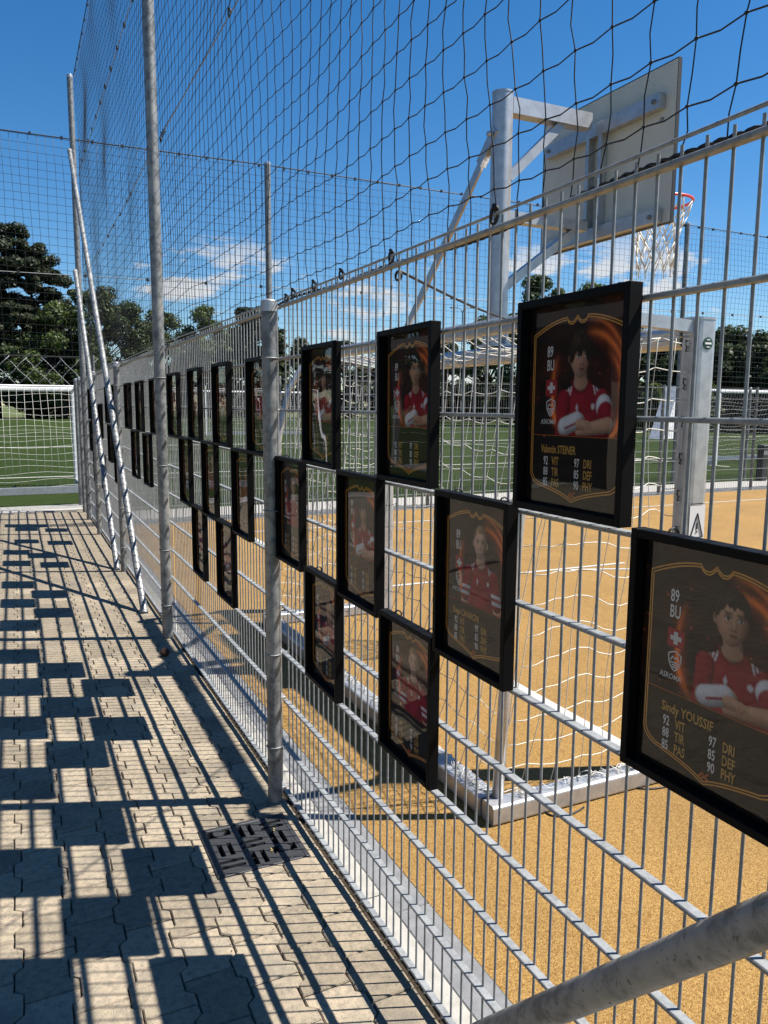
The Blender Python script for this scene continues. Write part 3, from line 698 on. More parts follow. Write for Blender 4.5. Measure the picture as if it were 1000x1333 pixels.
def ribbon(name, lines, m, d, w=.006):
    q = MB()
    for pts in lines:
        P = [Vector((u*IW, v*IH)) for u, v in pts]; vs = []
        for i, p in enumerate(P):
            t = (P[min(i+1, len(P)-1)]-P[max(i-1, 0)]).normalized(); nn = Vector((-t.y, t.x))*(w*IW/2 if not callable(w) else w(i/(len(P)-1))*IW/2)
            for s in (1, -1):
                a = p+nn*s; vs.append((lx(d), FW-BR-a.x, FH-BR-a.y))
        q.add(vs, [(2*i, 2*i+1, 2*i+3, 2*i+2) for i in range(len(P)-1)])
    return q.mesh(name, m)
def bez(p0, p1, p2, n=8): return [((1-t)**2*p0[0]+2*t*(1-t)*p1[0]+t*t*p2[0], (1-t)**2*p0[1]+2*t*(1-t)*p1[1]+t*t*p2[1]) for t in np.linspace(0, 1, n)]
half = bez((.5, .062), (.52, .083), (.545, .09), 5)+bez((.55, .09), (.585, .092), (.60, .070), 5)+bez((.60, .066), (.74, .068), (.95, .135), 9)+[(.95, .16), (.95, .82)]+bez((.95, .83), (.95, .885), (.86, .905), 7)+bez((.86, .905), (.60, .935), (.5, .972), 8)
outl = half+[(1-u, v) for u, v in half[::-1]]
def scale(pts, k): return [(.5+(u-.5)*k, .5+(v-.5)*(1-(1-k)*.75)) for u, v in pts]
OUT_ME = ribbon('gold_outline', [outl, scale(outl, .965)], gold, 2, .0085)
RULE_ME = ribbon('rule', [[(.06, .645), (.94, .645)]], orange, 2, .004)
FLAG_ME = polys('flag', [[(.195, .365), (.315, .365), (.315, .445), (.195, .445)]], flagr, 3)
FLAGX_ME = polys('flag_cross', [[(.24, .378), (.27, .378), (.27, .432), (.24, .432)], [(.215, .395), (.24, .395), (.24, .415), (.215, .415)], [(.27, .395), (.295, .395), (.295, .415), (.27, .415)]], fw, 4)
sh = [(.21, .475), (.255, .462), (.30, .475)]+bez((.30, .475), (.305, .525), (.255, .548), 6)+bez((.255, .548), (.205, .525), (.21, .475), 6)
CREST_ME = ribbon('club_crest', [sh, [(.212, .512), (.298, .512)], [(.225, .503), (.24, .486), (.255, .495), (.275, .484), (.285, .502)], [(.235, .522), (.275, .522)], [(.24, .532), (.27, .532)]], txtw, 3, .008)
EMB_ME = ribbon('emblem', [[(.47, .945), (.49, .925), (.51, .935), (.53, .92)], [(.48, .955), (.505, .938), (.53, .945)]], orange, 2, .012)
def arc(cx, cy, r, a0, a1, n=26, e=1.0): return [(cx+r*math.cos(R(a)), cy+r*e*math.sin(R(a))) for a in np.linspace(a0, a1, n)]
def ell(cx, cy, rx, ry, n=24, a0=0, a1=360): return [(cx+rx*math.cos(R(a)), cy+ry*math.sin(R(a))) for a in np.linspace(a0, a1, n, endpoint=(a1-a0) < 360)]
# ---- printed picture of each card as a fine colour raster (vertex colours of a flat sheet)
def vnoise(x, y, sc, seed):
    r = np.random.default_rng(seed); G = r.random((64, 64)); x = x/sc+100; y = y/sc+100
    xi, yi = np.floor(x).astype(int), np.floor(y).astype(int); fx, fy = x-xi, y-yi; fx = fx*fx*(3-2*fx); fy = fy*fy*(3-2*fy)
    g = lambda a, b: G[a % 64, b % 64]
    return (g(xi, yi)*(1-fx)+g(xi+1, yi)*fx)*(1-fy)+(g(xi, yi+1)*(1-fx)+g(xi+1, yi+1)*fx)*fy
def card_raster(kind, nx=132, ny=176):
    W_, H_ = 28.8, 38.1
    X, Y = np.meshgrid(np.linspace(0, W_, nx+1), np.linspace(0, H_, ny+1))
    fb = lambda s, sd: .55*vnoise(X, Y, s, sd)+.3*vnoise(X, Y, s/2.1, sd+1)+.15*vnoise(X, Y, s/4.3, sd+2)
    col = np.zeros(X.shape+(3,))+np.array([.0075, .005, .0045])
    low = np.clip((24.6-Y)/.3, 0, 1)
    def addc(w, c): col[...] += w[..., None]*np.array(c)
    addc(low*np.clip(fb(6, 3)-.42, 0, 1)*.9, (.10, .018, .008))
    # swirl of embers
    for cx, cy, r, w, a0, a1, k in ((18.2, 16.6, 9.4, .5, -100, 75, 1), (17.6, 15.6, 10.6, .35, -95, 45, .8), (18.4, 17.4, 8.4, .45, -60, 80, .8), (18.2, 15.8, 10.4, .45, 125, 215, 1), (17.2, 17.8, 9.2, .4, 140, 200, .8)):
        dx, dy = X-cx, (Y-cy)/1.12; d = np.hypot(dx, dy)+.5*(vnoise(X, Y, 4, 8)-.5); a = np.degrees(np.arctan2(dy, dx)); a = np.where(a < a0-5, a+360, a)
        m = np.clip((a-a0)/28, 0, 1)*np.clip((a1-a)/28, 0, 1)*low
        addc(m*k*np.exp(-((d-r)/(w*2.6))**2)*(.4+1.1*vnoise(X, Y, 1.6, 12)), (.16, .022, .006)); addc(m*k*np.exp(-((d-r-.2)/w)**2)*.8, (.62, .15, .02))
    r_ = np.random.default_rng(5+kind)
    for _ in range(46):
        sx, sy, ss = r_.uniform(0, W_), r_.uniform(0, 25), r_.uniform(.08, .2); addc(np.exp(-((X-sx)**2+(Y-sy)**2)/ss**2)*r_.uniform(.2, 1), (.7, .12, .03))
    Lx, Ly, Lz = -.42, -.50, .757
    def put(alpha, c, nxx, nyy, nzz, amb=.34, dif=.80):
        lam = np.clip(nxx*Lx+nyy*Ly+nzz*Lz, 0, 1); s = (amb+dif*lam)[..., None]; a = np.clip(alpha, 0, 1)[..., None]
        c = np.asarray(c, float); col[...] = col*(1-a)+a*c*s
    def capsule(p0, p1, r0, r1, c, fold=0.0, sd=1, cut=None):
        ax, ay = p1[0]-p0[0], p1[1]-p0[1]; L2 = ax*ax+ay*ay+1e-9
        t = np.clip(((X-p0[0])*ax+(Y-p0[1])*ay)/L2, 0, 1); qx, qy = X-p0[0]-t*ax, Y-p0[1]-t*ay; d = np.hypot(qx, qy); r = r0+(r1-r0)*t
        n = np.clip(d/r, 0, 1); z = np.sqrt(np.clip(1-n*n, .02, 1)); f = fold*(fb(1.5, sd)-.5)*2
        al = np.clip((r-d)/.16, 0, 1)
        if cut is not None: al = al*cut
        put(al, c, qx/(d+1e-6)*n+f, qy/(d+1e-6)*n+f*.6, z); return t, al
    red = np.array([.25, .011, .022]); wht = np.array([.56, .56, .60]); skin = np.array([(.46, .27, .185), (.55, .35, .26), (.43, .245, .16)][kind]); hairc = np.array([(.035, .022, .015), (.26, .165, .09), (.022, .015, .011)][kind])
    hx, hy, a, b = ((15.6, 9.9, 3.0, 4.05), (16.4, 9.4, 2.75, 3.8), (17.8, 9.8, 3.15, 4.1))[kind]
    cx = hx+(.9, .5, .8)[kind]; sy = hy+b*1.22+1.55; cut = np.clip((24.5-Y)/.16, 0, 1)
    # torso with folds
    wid = 6.9+.10*np.clip(Y-sy, 0, 9); tx = (X-cx)/wid; top = sy-1.5+2.4*np.clip(np.abs(tx), 0, 1)**2.2-.9*np.exp(-((X-cx+.3)/2.3)**2)
    fold = (fb(2.2, 31)-.5)*2.1+.55*np.sin((X+Y*.6)*.9+3*vnoise(X, Y, 3, 4))*np.clip((Y-sy)/6, 0, 1)
    al = np.clip((wid-np.abs(X-cx))/.16, 0, 1)*np.clip((Y-top)/.16, 0, 1)*cut; n = np.clip(np.abs(tx), 0, 1)
    put(al, red, tx*.85+fold*.55, -.15+.25*fold, np.sqrt(np.clip(1-.72*n*n, .05, 1)))
    # shoulder stripes and badge
    for k in range(3):
        for sgn in (-1, 1):
            x0, y0 = cx+sgn*(3.0+.72*k), sy-.95+.17*k; t_ = np.clip((Y-y0+.3)/1.7, 0, 1); m = np.clip((.23-np.abs(X-x0-sgn*.55*t_))/.12, 0, 1)*np.clip((Y-y0+.4)/.1, 0, 1)*np.clip((y0+1.5-Y)/.1, 0, 1)*al
            put(m, wht, tx*.6, -.3+0*X, .8+0*X)
    m = np.clip((.62-np.hypot((X-cx-3.0)/.9, Y-sy-2.6))/.12, 0, 1)*al; put(m*.8, wht, 0*X, 0*X, 1+0*X)
    m = np.clip((.5-np.abs(X-cx+1.4)-.5*np.abs(Y-sy-2.9))/.15, 0, 1)*al; put(m*.85, wht, 0*X, 0*X, 1+0*X)
    # neck
    nb = hy+b*1.13
    capsule((hx+.15, hy+b*.55), (hx+.35, nb), 1.75, 1.9, skin*.78)
    m = np.clip((2.05-np.hypot((X-hx-.3), (Y-nb-.1)*1.5))/.2, 0, 1)*np.clip((Y-nb+.5)/.3, 0, 1); put(m, skin*.8, (X-hx)/3, -.2+0*X, .9+0*X)
    rr_ = np.hypot((X-hx-.3)/1.0, (Y-nb+.2)*1.15); m = np.exp(-((rr_-2.5)/.24)**2)*np.clip((Y-nb+.5)/.4, 0, 1); put(m, red*.6, 0*X, 0*X, 1+0*X)
    # head
    turn = (.16, -.05, .10)[kind]; fx, fy = (X-hx)/a, (Y-hy)/b
    jaw = 1-.26*np.clip(fy, 0, 1)**1.8; rr2 = np.sqrt((fx/jaw)**2+fy**2); n = np.clip(rr2, 0, 1); al = np.clip((1-rr2)*a/.2, 0, 1)
    for sgn in ((-1,) if kind != 1 else (-1, 1)):
        e = np.hypot((X-hx-sgn*a*.99)/.52, (Y-hy-.25)/.95); put(np.clip((1-e)/.3, 0, 1), skin*.8, sgn*.3+0*X, 0*X, .8+0*X); put(np.clip((.55-e)/.3, 0, 1)*.6, skin*.45, 0*X, 0*X, 1+0*X)
    gx, gy = fx/jaw-turn, fy; G = lambda x, y, sx, sy_: np.exp(-((gx-x)/sx)**2-((gy-y)/sy_)**2)
    c = np.ones(X.shape+(3,))*skin
    def mul(w, f): c[...] *= (1-w[..., None]*(1-np.asarray(f)))
    def ov(w, cc): c[...] = c*(1-np.clip(w, 0, 1)[..., None])+np.clip(w, 0, 1)[..., None]*np.asarray(cc)
    for s_ in (-1, 1):
        mul(G(s_*.37, -.07, .24, .16)*.75, (.50, .38, .33)); mul(G(s_*.5, .33, .22, .2)*.5, (1.1, .82, .78)); mul(G(s_*.16, .22, .08, .2)*(.75 if s_ > 0 else .25), (.50, .40, .36))
    mul(G(0, .16, .07, .22)*.5, (1.18, 1.15, 1.13)); mul(G(.0, .37, .19, .055)*.9, (.38, .27, .24)); mul(G(-.1, .36, .035, .03)*.7, (.3, .2, .18)); mul(G(.1, .36, .035, .03)*.7, (.3, .2, .18))
    mul(G(0, .47, .10, .06)*.3, (.75, .65, .6)); mul(G(0, .77, .25, .06)*.35, (.7, .6, .55)); mul(np.clip((gx-.25)/.6, 0, 1)*.85, (.45, .34, .30)); mul(np.clip((np.abs(gx)-.62)/.4, 0, 1)*.5, (.6, .5, .45)); mul(G(0, -.45, .4, .2)*.25, (1.15, 1.13, 1.1))
    my = .58-.10*(gx/.34)**2*(1.0 if kind == 1 else .4)
    if kind == 1:
        m = np.clip((.34-np.abs(gx))/.06, 0, 1)*np.clip((.115*(1-(gx/.36)**2)-np.abs(fy-my-.0))/.03, 0, 1); ov(m, (.16, .05, .04)); ov(m*np.clip((my+.03-fy)/.03, 0, 1), (.62, .58, .53))
        mul(np.exp(-((np.abs(gx)-.46)/.05)**2-((gy-.5)/.16)**2)*.45, (.55, .45, .4))
    else:
        m = np.clip((.30-np.abs(gx))/.12, 0, 1); ov(m*np.exp(-((fy-my)/.075)**2)*.9, (.30, .085, .07)); ov(m*np.exp(-((fy-my)/.026)**2)*.95, (.05, .016, .014)); mul(G(0, .68, .2, .03)*.4, (.7, .6, .55))
    for s_ in (-1, 1):
        ex = gx-s_*.37; ov(np.clip((1-np.hypot(ex/.20, (gy+.03)/.085))/.35, 0, 1), (.62, .58, .55)); ov(np.clip((1-np.hypot((ex-.02)/.10, (gy+.033)/.092))/.3, 0, 1), (.03, .018, .012)); ov(np.exp(-((gy+.105-.9*ex**2)/.034)**2)*np.clip((.23-np.abs(ex))/.04, 0, 1)*.95, (.03, .018, .013))
        ov(np.clip((1-np.hypot((ex+.03)/.02, (gy+.055)/.018)), 0, 1), (.8, .8, .8)); ov(np.exp(-((gy+.215+.5*(ex*s_+.02)**2)/.055)**2)*np.clip((.25-np.abs(ex))/.06, 0, 1)*.92, hairc*.9)
    c *= (.93+.14*fb(.5, 55))[..., None]
    put(al, c, fx/jaw*.8, fy*.55, np.sqrt(np.clip(1-.75*n*n, .05, 1)), .20, 1.0)
    # hair with strands
    st = np.sin(X*6.5+1.6*fb(2.5, 70)*9+(Y-hy)*(.8 if kind else -.6)*2); strand = .75+.30*st+.5*(fb(.7, 71)-.5)
    ho = np.hypot((X-hx)/(a*(1.13, 1.04, 1.09)[kind]), (Y-hy+.35)/(b*(1.17, 1.07, 1.14)[kind]))
    line = ((-.10, -.58, -.42)[kind]+(.16, .03, .06)[kind]*np.sin(fx*9+1.5)+(.0, .0, .05)[kind]*np.sin(fx*21)+(.55, .62, .62)[kind]*np.abs(fx)**(2.6 if kind == 0 else 3.2))
    m = np.clip((1-ho)*a/.25, 0, 1)*np.clip((line-fy)*b/.22, 0, 1)
    put(m, hairc*np.clip(strand, .25, 1.7)[..., None]*(1+.9*np.exp(-((fx+.35)/.35)**2-((fy+.75)/.22)**2))[..., None], fx*.6, fy*.5, .75+0*X)
    # arms
    if kind == 1:
        for sgn in (-1, 1):
            p0, p1 = (cx+sgn*5.3, sy+1.35), (cx+sgn*7.1, 24.8); capsule(p0, p1, 1.9, 1.5, skin, 0, 1, cut); t, al2 = capsule(p0, (cx+sgn*6.75, 22.2), 1.95, 1.9, red, .5, 41+sgn, cut)
            tt = (Y-sy)/(22.6-sy)
            for lo_, hi_ in ((.62, .76), (.84, .99)):
                m = al2*np.clip((tt-lo_)/.03, 0, 1)*np.clip((hi_-tt)/.03, 0, 1); put(m, wht, (X-cx-sgn*6.6)/2.4, -.1+0*X, .75+0*X)
    else:
        capsule((cx-5.3, sy+1.35), (cx-5.5, 22.6), 1.95, 1.85, red, .6, 43, cut); capsule((cx+5.3, sy+1.4), (cx+7.0, 22.3), 2.0, 1.9, red, .6, 44, cut)
        t, al2 = capsule((cx+5.9, 18.9), (cx+7.0, 21.6), 2.15, 2.0, wht, .3, 46, cut); capsule((cx+6.4, 20.2), (cx+6.8, 20.9), 2.18, 2.12, red, .2, 46, cut)
        capsule((cx+7.1, 22.3), (cx-.6, 23.5), 1.55, 1.15, skin, .08, 47, cut)
        capsule((cx-5.3, 22.9), (cx-.4, 21.7), 1.75, 1.55, skin, .05, 48, cut); t, al2 = capsule((cx-4.9, 22.8), (cx-1.2, 21.5), 1.85, 1.7, wht, .25, 49, cut)
        capsule((cx-4.6, 23.1), (cx-1.0, 21.9), .30, .28, red, 0, 50, cut)
        capsule((cx-.6, 22.3), (cx+1.6, 22.5), 1.15, .95, skin, .05, 51, cut)
        for k in range(4): capsule((cx+1.2, 21.75+.52*k), (cx+2.9-.14*abs(k-1.3), 22.05+.52*k), .34, .26, skin*(1-.03*k), 0, 52, cut)
    col *= (.90+.2*np.random.default_rng(3).random(X.shape))[..., None]
    return col, nx, ny
pic_m = bpy.data.materials.new('card_picture_ink'); pic_m.use_nodes = True
at = N(pic_m.node_tree, 'ShaderNodeAttribute', attribute_name='ink'); pb = pic_m.node_tree.nodes['Principled BSDF']
pic_m.node_tree.links.new(at.outputs['Color'], pb.inputs['Base Color']); pb.inputs['Roughness'].default_value = .5; pb.inputs['Specular IOR Level'].default_value = .25
def picture_mesh(kind):
    col, nx, ny = card_raster(kind)
    u, v = np.meshgrid(np.linspace(0, 1, nx+1), np.linspace(0, 1, ny+1)); n = u.size
    co = np.stack([np.full(n, lx(1)), FW-BR-u.ravel()*IW, FH-BR-v.ravel()*IH], 1)
    idx = np.arange(n).reshape(ny+1, nx+1); q4 = np.stack([idx[:-1, :-1], idx[1:, :-1], idx[1:, 1:], idx[:-1, 1:]], -1).reshape(-1, 4)
    me = bpy.data.meshes.new('player_picture'); me.vertices.add(n); me.vertices.foreach_set('co', co.ravel())
    me.loops.add(q4.size); me.loops.foreach_set('vertex_index', q4.ravel()); me.polygons.add(len(q4))
    me.polygons.foreach_set('loop_start', np.arange(len(q4))*4); me.polygons.foreach_set('loop_total', np.full(len(q4), 4)); me.update(calc_edges=True)
    ca = me.color_attributes.new('ink', 'FLOAT_COLOR', 'POINT'); ca.data.foreach_set('color', np.concatenate([col.reshape(-1, 3)*1.35, np.ones((n, 1))], 1).astype(np.float32).ravel())
    me.materials.append(pic_m); return me
PORT = [picture_mesh(k) for k in range(3)]
NAME = {'V': text_mesh('name_lettering', [('Valentin STEINER', .165, .734, .042, .66)], txtg, 3), 'S': text_mesh('name_lettering', [('Sindy YOUSSIF', .18, .734, .043, .76)], txtg, 3),
        'D': text_mesh('name_lettering', [('Diego CAVARCINI', .165, .734, .042, .68)], txtg, 3)}
q = MB(); q.ring((0, 0, 0), .012, .0022, (0, 1, 0), 10, 5); TIE = q.mesh('hanging_tie', black_plastic)
def frame(y0, z0, kind, name, label, full=True):
    t = thing('picture_frame', label, 'framed card', (-.0182, y0, z0), 'framed player cards hung on the fence',
              rot=(R(random.uniform(-.35, .35)), 0, R(random.uniform(-.8, .8))))
    link('border', FRAME_ME, t); p = link('print', PRINT_ME, t); link('pane', GLASS_ME, t)
    its = [PORT[kind], OUT_ME, STAT_W, STAT_G, FLAG_ME, FLAGX_ME, CREST_ME, CLUB, RULE_ME, EMB_ME]
    if name: its.append(NAME[name])
    for me in its: link(me.name.split('.')[0], me, p)
    for yy in (.06, FW-.06): link('hanging_tie', TIE, t, (.004, yy, FH-.006))
ROW = {'T': 1.457, 'M': 1.050, 'B': .668}
F = [  # y of the near edge, row height, portrait, name, label
    (1.012, 1.455, 0, 'V', 'framed card of a boy with a dark fringe, name Valentin STEINER'),
    (.665, 1.050, 2, 'S', 'large framed card cut by the right picture edge, name Sindy YOUSSIF'),
    (1.345, 1.048, 1, 'D', 'framed card of a smiling fair haired player, below left of the dark fringed boy'),
    (1.688, 1.455, 2, None, 'framed card in the top row second from the right, left of the dark fringed boy'),
    (2.335, 1.453, 0, None, 'framed card in the top row first to the right of the near round post'),
    (2.000, 1.046, 0, None, 'framed card in the middle row, second to the right of the near round post'),
    (2.668, 1.050, 1, None, 'framed card in the middle row touching the right side of the near round post'),
    (1.668, .668, 1, None, 'lowest framed card, hanging directly left of the rear goal corner'),
    (2.315, .670, 2, None, 'framed card in the bottom row, first to the right of the near round post'),
    (3.058, 1.448, 1, None, 'framed card in the top row half hidden behind the near round post'),
    (3.718, 1.455, 0, None, 'framed card in the top row, second to the left of the near round post'),
    (4.360, 1.455, 2, None, 'framed card in the top row, third to the left of the near round post'),
    (4.990, 1.450, 1, None, 'framed card in the top row just right of the tall thick net post'),
    (3.360, 1.050, 2, None, 'framed card in the middle row, first to the left of the near round post'),
    (4.010, 1.055, 1, None, 'framed card in the middle row, second to the left of the near round post'),
    (4.670, 1.052, 0, None, 'framed card in the middle row, nearest right of the tall thick net post'),
    (3.680, .668, 0, None, 'framed card in the bottom row, first to the left of the near round post'),
    (4.320, .668, 1, None, 'framed card in the bottom row, second to the left of the near round post'),
    (5.785, 1.440, 2, None, 'framed card in the top row, first to the left of the tall thick net post'),
    (6.510, 1.440, 0, None, 'framed card in the top row, second to the left of the tall thick net post'),
    (7.260, 1.440, 1, None, 'framed card in the top row, third to the left of the tall thick net post'),
    (6.170, 1.025, 1, None, 'framed card in the lower row, first to the left of the tall thick net post'),
    (6.850, 1.030, 2, None, 'framed card in the lower row, second to the left of the tall thick net post'),
    (8.330, 1.450, 0, None, 'narrow looking framed card in the top row, first beyond the brace foot post'),
    (9.010, 1.452, 2, None, 'narrow looking framed card in the top row between the two slanting braces'),
    (8.790, 1.035, 1, None, 'framed card in the middle row between the two slanting braces'),
    (8.240, .850, 0, None, 'framed card hanging lower between the two slanting braces'),
    (9.780, 1.255, 2, None, 'framed card half hidden behind the shorter brace'),
    (9.660, .650, 1, None, 'lowest framed card beside the shorter brace'),
    (11.13, 1.455, 0, None, 'farthest framed card in the top row next to the far tall post'),
    (10.80, 1.242, 1, None, 'far framed card in the second row right of the far tall post'),
    (11.13, 1.030, 2, None, 'farthest framed card in the third row next to the far tall post'),
    (10.72, .640, 0, None, 'farthest framed card in the lowest row right of the far tall post'),
]
for y0, z0, k, nm, lb in F: frame(y0, z0, k, nm, lb)

# ------------------------------------------------------------------ drain, cone and litter
dr = thing('drain_grate', 'dark cast iron drain grate with slots in the paving below the near post', 'drain grate', ((DX0+DX1)/2, (DY0+DY1)/2, 0))
hx_, hy_ = (DX1-DX0)/2-.002, (DY1-DY0)/2-.002
q = MB()
for a, b in (((-hx_, -hy_, -.03), (-hx_+.018, hy_, .004)), ((hx_-.018, -hy_, -.03), (hx_, hy_, .004)), ((-hx_+.018, -hy_, -.03), (hx_-.018, -hy_+.018, .004)), ((-hx_+.018, hy_-.018, -.03), (hx_-.018, hy_, .004))): q.bbox(a, b, .002)
part('grate_frame', q, iron_m, dr)
q = MB(); q.box((-hx_+.002, -hy_+.002, -.058), (hx_-.002, hy_-.002, -.052)); part('pit', q, pit_m, dr)
q = MB(); G0 = -hx_+.02; GW = (2*hx_-.04); cell = GW/3; GH = (2*hy_-.04); ch = GH/3
for a in range(4): q.box((G0+a*cell-.006, -hy_+.018, -.022), (G0+a*cell+.006, hy_-.018, .002))
for b in range(4): q.box((-hx_+.018, -hy_+.02+b*ch-.006, -.0225), (hx_-.018, -hy_+.02+b*ch+.006, .0015))
part('cross_bars', q, iron_m, dr)
q = MB()
for a in range(3):
    for b in range(3):
        x0, x1 = G0+a*cell+.006, G0+(a+1)*cell-.006; y0, y1 = -hy_+.02+b*ch+.006, -hy_+.02+(b+1)*ch-.006
        if (a, b) in ((0, 2), (2, 0)):
            q.box((x0, y0, -.02), (x1, y0+(y1-y0)*.45, .0025)); q.tube(((x0+x1)/2, (y0+y1)/2+.02, -.02), ((x0+x1)/2, (y0+y1)/2+.02, .004), .022, 16); continue
        n = 3
        for k in range(n):
            if (a+b) % 2:
                w = (x1-x0)/(n-.5); q.box((x0+k*w, y0, -.02), (x0+k*w+w*.48, y1, .0022))
            else:
                w = (y1-y0)/(n-.5); q.box((x0, y0+k*w, -.02), (x1, y0+k*w+w*.48, .0022))
stuff(part('grate_ribs', q, iron_m, dr))
leafy = mat('dry_leaf', (.34, .26, .10), .8)
def leaf(x, y, z, s, a, label):
    q = MB(); P = [(s*.5*math.cos(t)*(1 if abs(math.cos(t)) < .9 else 1.2), s*.32*math.sin(t), .004+.004*math.sin(2*t)) for t in np.linspace(0, 2*math.pi, 11)[:-1]]
    q.add(P+[(p[0], p[1], p[2]-.0015) for p in P], [tuple(range(10)), tuple(range(19, 9, -1))]+[(i, 10+i, 10+(i+1) % 10, (i+1) % 10) for i in range(10)])
    tag(link('dry_leaf', q.mesh('dry_leaf', leafy), None, (x, y, z), (0, 0, a)), label, 'leaf')
leaf(-.135, 2.765, .003, .022, .5, 'small yellow dry leaf lying on the right side of the drain grate')
leaf(-.178, 2.635, .003, .018, 1.4, 'small yellow dry leaf lying at the lower edge of the drain grate')
cone_m = mat('pine_cone_brown', (.075, .035, .02), .8, vary=(60, (.03, .015, .01), .4, .6, 3))
q = MB(); rr = random.Random(3)
for k in range(60):
    t = k/60; a = k*2.39996; r = .022*math.sin(math.pi*(.12+.85*t)); x = -.03+.06*t
    c = Vector((x, r*math.cos(a), r*math.sin(a))); d = Vector((.45, math.cos(a), math.sin(a))).normalized(); u = d.cross(Vector((1, 0, 0))).normalized()
    q.add([c-u*.006, c+d*.009-u*.006, c+d*.011, c+d*.009+u*.006, c+u*.006, c+d*.006-Vector((.003, 0, 0))], [(0, 1, 5), (1, 2, 5), (2, 3, 5), (3, 4, 5), (0, 5, 4), (0, 4, 3, 2, 1)])
q.poly([(-.03, 0, 0), (-.015, 0, 0), (.01, 0, 0), (.03, 0, 0)], [.004, .017, .017, .005], 10)
tag(link('pine_cone', q.mesh('pine_cone', cone_m), None, (-.143, 5.14, .026), (.3, .1, .8)), 'small brown pine cone lying on the paving near the tall net post', 'pine cone')
# crumbs along the kerb
q = MB(); rr = random.Random(5)
def crumb(x, y, z, s):
    P = [Vector((rr.uniform(-s, s), rr.uniform(-s, s), rr.uniform(-s*.2, s))) for _ in range(3)]+[Vector((0, 0, s))]
    q.add([p+Vector((x, y, z)) for p in P], [(0, 1, 2), (0, 3, 1), (1, 3, 2), (2, 3, 0)])
for k in range(900):
    y = rr.uniform(1.2, 7); cl = math.sin(y*4.1)+math.sin(y*9.7)
    if cl < .35: continue
    crumb(.085+abs(rr.gauss(0, .03)), y, .007, rr.uniform(.001, .003))
tag(link('rubber_crumbs', q.mesh('rubber_crumbs', mat('crumb', (.38, .24, .12), .9))), kind='stuff')
q = MB()
for k in range(700): crumb(rr.uniform(-.024, .018), rr.uniform(1.2, 7), -.011, rr.uniform(.002, .006))
tag(link('soil_crumbs', q.mesh('soil_crumbs', soil_m)), kind='stuff')
q = MB()
for k in range(260): crumb(rr.uniform(.3, 2.4), rr.uniform(1.2, 5.5), .0, rr.uniform(.001, .0035))
tag(link('pale_chips', q.mesh('pale_chips', white_cord)), kind='stuff')
q = MB()
for k in range(2600):
    i = rr.randrange(0, 10); y = rr.uniform(1.25, 6.5); t_ = (y/.2+ (0)) % 1; x = LX[i]+PA*(1 if t_ < .25 or t_ > .75 else -1)+rr.gauss(0, .0035)
    if vnoise(np.array([x]), np.array([y]), .18, 77)[0] > .42 and not (DX0 < x < DX1 and DY0 < y < DY1): crumb(x, y, -.002, rr.uniform(.0012, .0042))
for k in range(500): crumb(rr.uniform(-1.3, -.02), rr.uniform(1.25, 6), 0, rr.uniform(.0008, .0028))
tag(link('joint_grit', q.mesh('joint_grit', mat('grit', (.07, .058, .04), .95))), kind='stuff')
q = MB()
for k in range(420):
    i = rr.choice((1, 2, 3, 5, 6)); y0_ = rr.choice((2.1, 2.9, 3.7, 4.6, 5.3)); y = y0_+rr.gauss(0, .12); x = LX[i]+rr.gauss(0, .006)
    q.add([(x, y, -.004), (x+rr.uniform(-.006, .006), y+rr.uniform(-.006, .006), rr.uniform(.002, .008)), (x+rr.uniform(-.004, .004), y+.003, -.003)], [(0, 1, 2)])
tag(link('joint_moss', q.mesh('joint_moss', mat('moss', (.05, .07, .02), .9))), kind='stuff')
q = MB()
for k in range(340): crumb(.3+abs(rr.gauss(0, 1.1)), rr.uniform(1.0, 8.5), 0, rr.uniform(.0012, .005))
tag(link('dark_litter', q.mesh('dark_litter', mat('litter', (.09, .06, .03), .95))), kind='stuff')
# cable under the goal base
for P, lb in (([(.95, 2.47, .004), (.88, 2.38, .004), (1.0, 2.35, .004), (1.1, 2.40, .004)], 'thin dark cable loop under the near goal corner'), ([(1.42, 2.43, .004), (1.5, 2.37, .004), (1.62, 2.38, .004), (1.7, 2.43, .004)], 'thin dark cable loop under the end of the goal base')):
    q = MB(); V4 = [Vector(p) for p in P]; q.poly([((1-t)**3*V4[0]+3*t*(1-t)**2*V4[1]+3*t*t*(1-t)*V4[2]+t**3*V4[3]) for t in np.linspace(0, 1, 14)], .004, 6)
    tag(link('cable', q.mesh('cable', black_plastic)), lb, 'cable')

